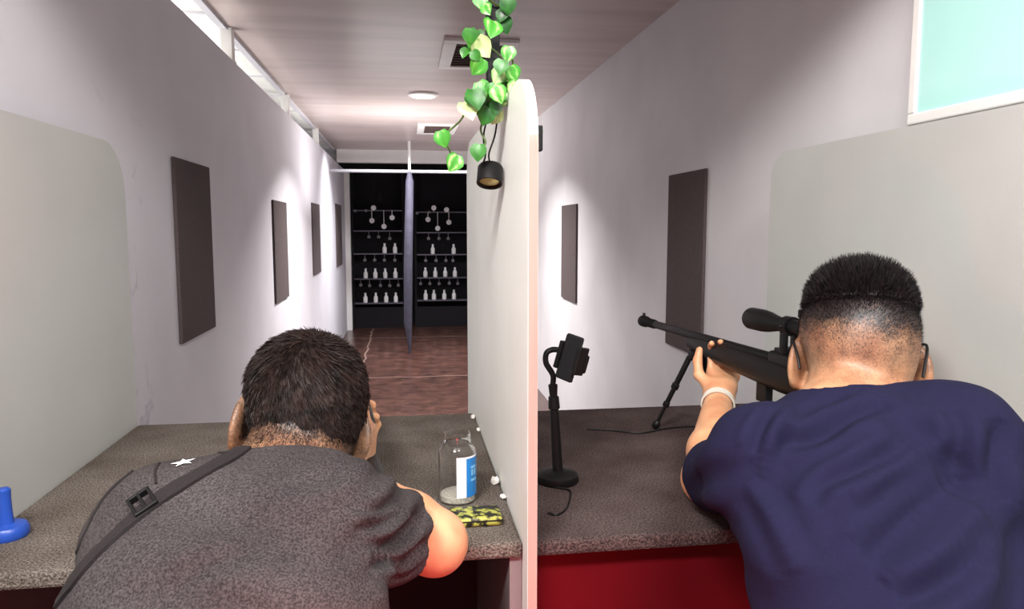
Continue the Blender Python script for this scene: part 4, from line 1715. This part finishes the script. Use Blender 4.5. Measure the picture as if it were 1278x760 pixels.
shirt_r, VR, FR = make_shirt(PR, ptR, HR, M['tee_navy'], t_r)
shirt_r['label'] = 'navy blue short-sleeved t-shirt'
add_eyes(HR, sR, t_r)
HAIR_R = {
    'clip': [((0, -0.05, 0.090), (0, -0.20, -1)), ((0, 0.085, 0.07), (0, 1, -0.5))],
    'ells': [((0, -0.012, 0.043), (0.0782, 0.0988, 0.0812), 0.004), ((0, -0.005, 0.080), (0.069, 0.084, 0.054), 0.02)],
    'where': lambda lc, n: (lc[:, 2] > 0.065) & (n @ np.array(HR.to_3x3().normalized() @ Vector((0, 0.1, -1))) < 0.8),
    'count': 15000, 'length': lambda lc: 0.006 + 0.016 * np.clip((lc[:, 2] - 0.085) / 0.045, 0, 1), 'mess': 0.18, 'up': 0.45, 'comb': (0, 0.15, 0), 'width': 0.0009,
    'fade': lambda L: np.clip((L[:, 2] + 0.0) / 0.10, 0, 1) ** 1.7 * (L[:, 1] < 0.05) * (L[:, 2] < 0.125) * (1 - np.exp(-((L[:, 0] + 0.01) ** 2 + (L[:, 2] - 0.055) ** 2) / 0.0012) * 0.75), 'fcount': 42000, 'flen': 0.0034, 'fup': 1,
}
HAIR_R['_skin'] = PR['_skin']
hair_r = add_hair(HR, sR, t_r, HAIR_R, M['hair'])
# glasses
bm = BM()
for sx in (-1, 1):
    add_tube(bm, bez([HR @ Vector((sx * 0.066, 0.104, 0.012)), HR @ Vector((sx * 0.078, 0.05, 0.022)), HR @ Vector((sx * 0.086, 0.004, 0.031)), HR @ Vector((sx * 0.0865, -0.018, 0.026)),
                      HR @ Vector((sx * 0.081, -0.036, 0.006)), HR @ Vector((sx * 0.0775, -0.044, -0.012))], 8), 0.0021, 8)
    ring = [HR @ Vector((sx * (0.034 + 0.026 * math.cos(a)), 0.110 - 0.006 * abs(math.cos(a)), 0.004 + 0.019 * math.sin(a))) for a in [2 * PI * k / 28 for k in range(29)]]
    add_tube(bm, ring, 0.0015, 8, False)
add_tube(bm, [HR @ Vector((-0.009, 0.111, 0.006)), HR @ Vector((0, 0.1225, 0.011)), HR @ Vector((0.009, 0.111, 0.006))], 0.0014, 8)
g = obj('glasses', bm, M['black'], t_r, True)
g['label'] = 'thin dark spectacles'
# bracelet
wv, ev = ptR['wrl'], ptR['ell']
ax = (wv - ev).normalized()
for k, off in enumerate((-0.022, -0.032)):
    ring_band('bracelet', wv + ax * off, ax, 0.0305 + 0.0012 * k, 0.0018, 0.0032, M['bracelet'], t_r)['label'] = 'pale wrist band'
# collar band
n0, n1 = ptR['neck'], HR @ Vector((0, -0.028, -0.035))
lower_body(PR, t_r, ptR)
stool(rel((0.585, 0.58, 0)), 0.475, 'low round stool under the man in navy')

# ---------------------------------------------------------------- the man in grey
hc = atY(371, 527, 1.06)
gd2 = Matrix.Rotation(R(6), 3, 'Z')


def g2(x, y, z):
    p = GP2 + gd2 @ Vector((x, y, z))
    return (p.x, p.y, p.z - CZ)


t_l = thing('person', (-0.2, 0.55, 0), 'man in heather grey t-shirt with sling strap leaning low over the counter', 'person')


def stub_l(L):
    z, y = L[:, 2], L[:, 1]
    a = np.clip((z + 0.088) / 0.065, 0, 1) * np.clip((0.05 - y) / 0.03, 0, 1)
    return 0.72 * a ** 1.3 + 0.35 * np.clip((z + 0.02) / 0.03, 0, 1) * np.clip((0.085 - y) / 0.03, 0, 1) * (np.abs(L[:, 0]) < 0.074)


PL = {
    'j': {'hip': (-0.215, 0.50, -0.685), 'waist': (-0.210, 0.58, -0.565), 'chest': (-0.195, 0.77, -0.430),
          'shl': (-0.290, 0.895, -0.362), 'shr': (-0.093, 0.870, -0.346), 'neck': (-0.165, 0.940, -0.338),
          'ell': (-0.315, 1.13, -0.415), 'wrl': (-0.122, 1.335, -0.418), 'elr': (0.036, 0.972, -0.425), 'wrr': (-0.074, 1.100, -0.378)},
    'head': ((hc.x + 0.004, hc.y, hc.z - CZ - 0.006), 16, -15, 13, 1.045),
    'tr': Euler((R(-48), 0, R(-3))).to_matrix(),
    'waist_r': np.array((0.165, 0.118, 0.17)), 'chest_r': np.array((0.175, 0.112, 0.19)),
    'shr_r': 0.063,
    'sleevel': (0.85, 0.064, None), 'sleever': (0.66, 0.060, (0.75, 0.60, -0.35)),
    'collar': (0.015, 0.066, (0.05, 0.45, 0.85)),
    'handl': {'f': (0.45, 0.78, 0.32), 'p': (0, -0.3, 0.9), 't': -1, 'c': (0.75, 0.78, 0.8, 0.85), 'tc': 0.2},
    'handr': {'f': (0.20, 0.48, 0.80), 'p': (-1, 0.0, 0.2), 't': 1, 'c': (0.5, 0.9, 0.9, 0.9), 'tc': 0.5, 's': 0.95},
    'stubble': stub_l, 'flare': 26,
    'folds': [((-0.02, 0.86, -0.36), 0.075, (-0.6, 0.15, 1.0), 0.036, 0.008), ((-0.20, 0.70, -0.36), 0.2, (0.25, 0.3, 1.0), 0.09, 0.005),
              ((-0.08, 0.66, -0.45), 0.12, (0.5, 0, 1), 0.05, 0.004)],
    'ridges': [([(504, 628), (474, 646), (438, 650)], 0.0055, 0.008), ([(516, 643), (485, 662), (445, 668)], 0.0055, 0.008),
               ([(533, 661), (498, 687), (452, 698)], 0.006, 0.009), ([(534, 684), (505, 708), (460, 716)], 0.006, 0.008),
               ([(430, 585), (400, 600), (350, 605)], 0.009, -0.004), ([(330, 690), (270, 700), (210, 730)], 0.012, -0.005)],
    'legs': {'kl': (-0.42, 0.86, -0.72), 'kr': (-0.01, 0.86, -0.72), 'al': (-0.42, 0.78, -1.17), 'ar': (-0.01, 0.78, -1.17)},
}
body_l, HL, sL, ptL = make_body('body', PL, t_l)
shirt_l, VL, FL = make_shirt(PL, ptL, HL, M['tee_grey'], t_l)
shirt_l['label'] = 'heather grey short-sleeved t-shirt'
add_eyes(HL, sL, t_l)
HAIR_L = {
    'clip': [((0, -0.07, -0.012), (0, 0.10, -1)), ((0, 0.02, 0.030), (0, 0.75, -1)), ((0, 0.085, 0.07), (0, 1, -0.5))],
    'ells': [((0, -0.012, 0.0425), (0.0790, 0.1000, 0.0825), 0.01), ((0, -0.055, 0.002), (0.0635, 0.0515, 0.0615), 0.03), ((0, 0.01, 0.068), (0.070, 0.078, 0.058), 0.02)],
    'where': lambda lc, n: (lc[:, 2] > -0.02),
    'count': 22000, 'length': lambda lc: 0.004 + 0.007 * np.clip((lc[:, 2] - 0.0) / 0.08, 0, 1), 'mess': 0.2, 'up': -0.15, 'comb': (0.0, 0.0, 0), 'whorl': (-0.01, -0.062, 0.105), 'width': 0.0009,
    'fade': lambda L: np.clip((L[:, 2] + 0.085 + 0.35 * np.abs(L[:, 0])) / 0.085, 0, 1) ** 1.6 * (L[:, 1] < 0.02) * (L[:, 2] < 0.03) * (np.abs(L[:, 0]) < 0.0765), 'fcount': 24000, 'flen': 0.0034,
}
HAIR_L['_skin'] = PL['_skin']
hair_l = add_hair(HL, sL, t_l, HAIR_L, M['hair_brown'])
lower_body(PL, t_l, ptL)
stool(rel((-0.215, 0.48, 0)), 0.475, 'low round stool under the man in grey')

# strap, drawn over the back of the shirt
bvhL = BVHTree.FromPolygons([Vector(v) for v in VL], [tuple(f) for f in FL])


def on_shirt(u, v, bvh):
    d = ray(u, v)
    hit = bvh.ray_cast(ORI, d)
    return (hit[0], hit[1]) if hit[0] is not None else (None, None)


def ribbon(pts, w, th, lift, bvh):
    P, Nn = [], []
    for (u, v) in bez([Vector((a, b, 0)) for a, b in pts], 8) and [(q.x, q.y) for q in bez([Vector((a, b, 0)) for a, b in pts], 8)]:
        p, n = on_shirt(u, v, bvh)
        if p is None:
            continue
        P.append(p)
        Nn.append(n)
    for _ in range(3):
        Nn = [(Nn[max(i - 1, 0)] + Nn[i] * 2 + Nn[min(i + 1, len(Nn) - 1)]).normalized() for i in range(len(Nn))]
    bm = BM()
    rows = []
    for i, p in enumerate(P):
        d = (P[min(i + 1, len(P) - 1)] - P[max(i - 1, 0)]).normalized()
        n = (Nn[i] - d * Nn[i].dot(d)).normalized()
        sd = d.cross(n)
        ww = w if not callable(w) else w(i / (len(P) - 1))
        lf = lift + 0.0
        edge = []
        for (a, b) in ((-1, -0.002), (-0.95, th), (0, th + 0.0006), (0.95, th), (1, -0.002)):
            q = p + sd * a * ww * 0.5
            near = bvh.find_nearest(q)
            q = near[0] + near[1] * (lf + b) if near[0] is not None else q + n * (lf + b)
            edge.append(bm.verts.new(q))
        rows.append(edge)
    for a, b in zip(rows, rows[1:]):
        for k in range(4):
            bm.faces.new((a[k], a[k + 1], b[k + 1], b[k]))
    return bm


bm = ribbon([(316, 551), (290, 570), (250, 592), (215, 613), (185, 634), (150, 664), (115, 697), (88, 730), (62, 770)], 0.0225, 0.0028, 0.001, bvhL)
strap = obj('shoulder_strap', bm, M['strapm'], t_l, True)
strap['label'] = 'dark brown sling strap across the back'
p, n = on_shirt(181, 631, bvhL)
if p is not None:
    q2, _ = on_shirt(200, 618, bvhL)
    d = ((q2 or p + Vector((1, 0, .5))) - p).normalized()
    n = (n - d * n.dot(d)).normalized()
    rot = Matrix((d, n.cross(d), n)).transposed()
    bm = BM()
    for a in (-0.011, 0.0, 0.011):
        add_box(bm, p + n * 0.006 + d * a, (0.0035, 0.030, 0.006), rot, 0.001)
    for b in (-0.0145, 0.0145):
        add_box(bm, p + n * 0.006 + rot @ Vector((0, b, 0)), (0.026, 0.004, 0.006), rot, 0.001)
    obj('buckle', bm, M['black'], strap)
# round emblem with a white star on the shoulder
bm = ribbon([(195, 604), (194, 588), (203, 573), (218, 565), (236, 562)], 0.003, 0.0008, 0.0006, bvhL)
obj('emblem_ring', bm, M['strapm'], t_l, True)
bm = ribbon([(96, 690), (108, 662), (128, 625), (155, 597), (185, 576), (222, 559)], 0.0035, 0.0010, 0.0006, bvhL)
obj('seam', bm, M['strapm'], t_l, True)
bm = ribbon([(222, 560), (250, 563), (282, 566)], 0.0035, 0.0010, 0.0006, bvhL)
obj('seam', bm, M['strapm'], t_l, True)
p, n = on_shirt(229, 578, bvhL)
if p is not None:
    x, y, d = frame_of(n)
    bm = BM()
    vs = []
    for k in range(10):
        a = 2 * PI * k / 10 + 0.3
        r_ = 0.0145 if k % 2 == 0 else 0.0058
        vs.append(bm.verts.new(p + n * 0.0015 + (x * math.cos(a) + y * math.sin(a)) * r_))
    cv = bm.verts.new(p + n * 0.0030)
    for k in range(10):
        bm.faces.new((vs[k], vs[(k + 1) % 10], cv))
    o = obj('star_emblem', bm, M['silver'], t_l)
    o['label'] = 'white star emblem'


# ================================================================== LIGHT
def area(name, loc, target, sx, sy, power, col):
    d = bpy.data.lights.new(name, 'AREA')
    d.shape = 'RECTANGLE'
    d.size, d.size_y = sx, sy
    d.energy = power
    d.color = col
    o = bpy.data.objects.new(name, d)
    C.objects.link(o)
    o.location = loc
    o.rotation_euler = (Vector(target) - Vector(loc)).to_track_quat('-Z', 'Y').to_euler()
    return o


def point(name, loc, power, col, r=0.05):
    d = bpy.data.lights.new(name, 'POINT')
    d.energy = power
    d.color = col
    d.shadow_soft_size = r
    o = bpy.data.objects.new(name, d)
    C.objects.link(o)
    o.location = loc
    return o


area('front_room_light_left', (-0.60, -0.40, 2.50), (-0.05, 0.7, 1.0), 0.7, 0.20, 66, (1.0, 0.97, 0.94))
area('front_room_light_right', (0.55, -0.45, 2.50), (0.15, 0.7, 0.9), 0.9, 0.20, 42, (1.0, 0.97, 0.94))
dl = area('lane_downlight', (LIGHT_C.x, LIGHT_C.y, ZC - 0.04), (LIGHT_C.x, LIGHT_C.y, 0), 0.14, 0.14, 40, (1.0, 0.97, 0.95))
dl.data.spread = R(125)
fl = area('far_lane_light', (0.2, 7.0, 2.09), (0.2, 7.3, 0), 1.3, 0.12, 46, (0.98, 0.97, 1.0))
fl.data.spread = R(130)
area('ceiling_fill', (0.0, 5.6, 1.35), (0.0, 5.8, 3), 0.7, 0.3, 13, (1, 0.98, 0.97))  # unseen upward fill, added to brighten the lane ceiling
area('side_room_light', (-1.5, 3.4, 1.5), (-0.8, 3.4, 2.2), 2.5, 0.4, 20, (1, 0.99, 0.97))
area('red_glow', (0.20, 0.62, 0.16), (0.25, 1.05, 0.75), 0.5, 0.12, 3.0, (1.0, 0.04, 0.05))
point('red_fill', (0.02, 0.42, 0.83), 4.5, (1.0, 0.05, 0.09), 0.06)  # second red lamp, added out of view to tint the grey shirt
W = bpy.data.worlds.new('world')
SC.world = W
W.use_nodes = True
bg = W.node_tree.nodes['Background']
bg.inputs['Color'].default_value = (0.93, 0.93, 1.0, 1)
bg.inputs['Strength'].default_value = 0.26
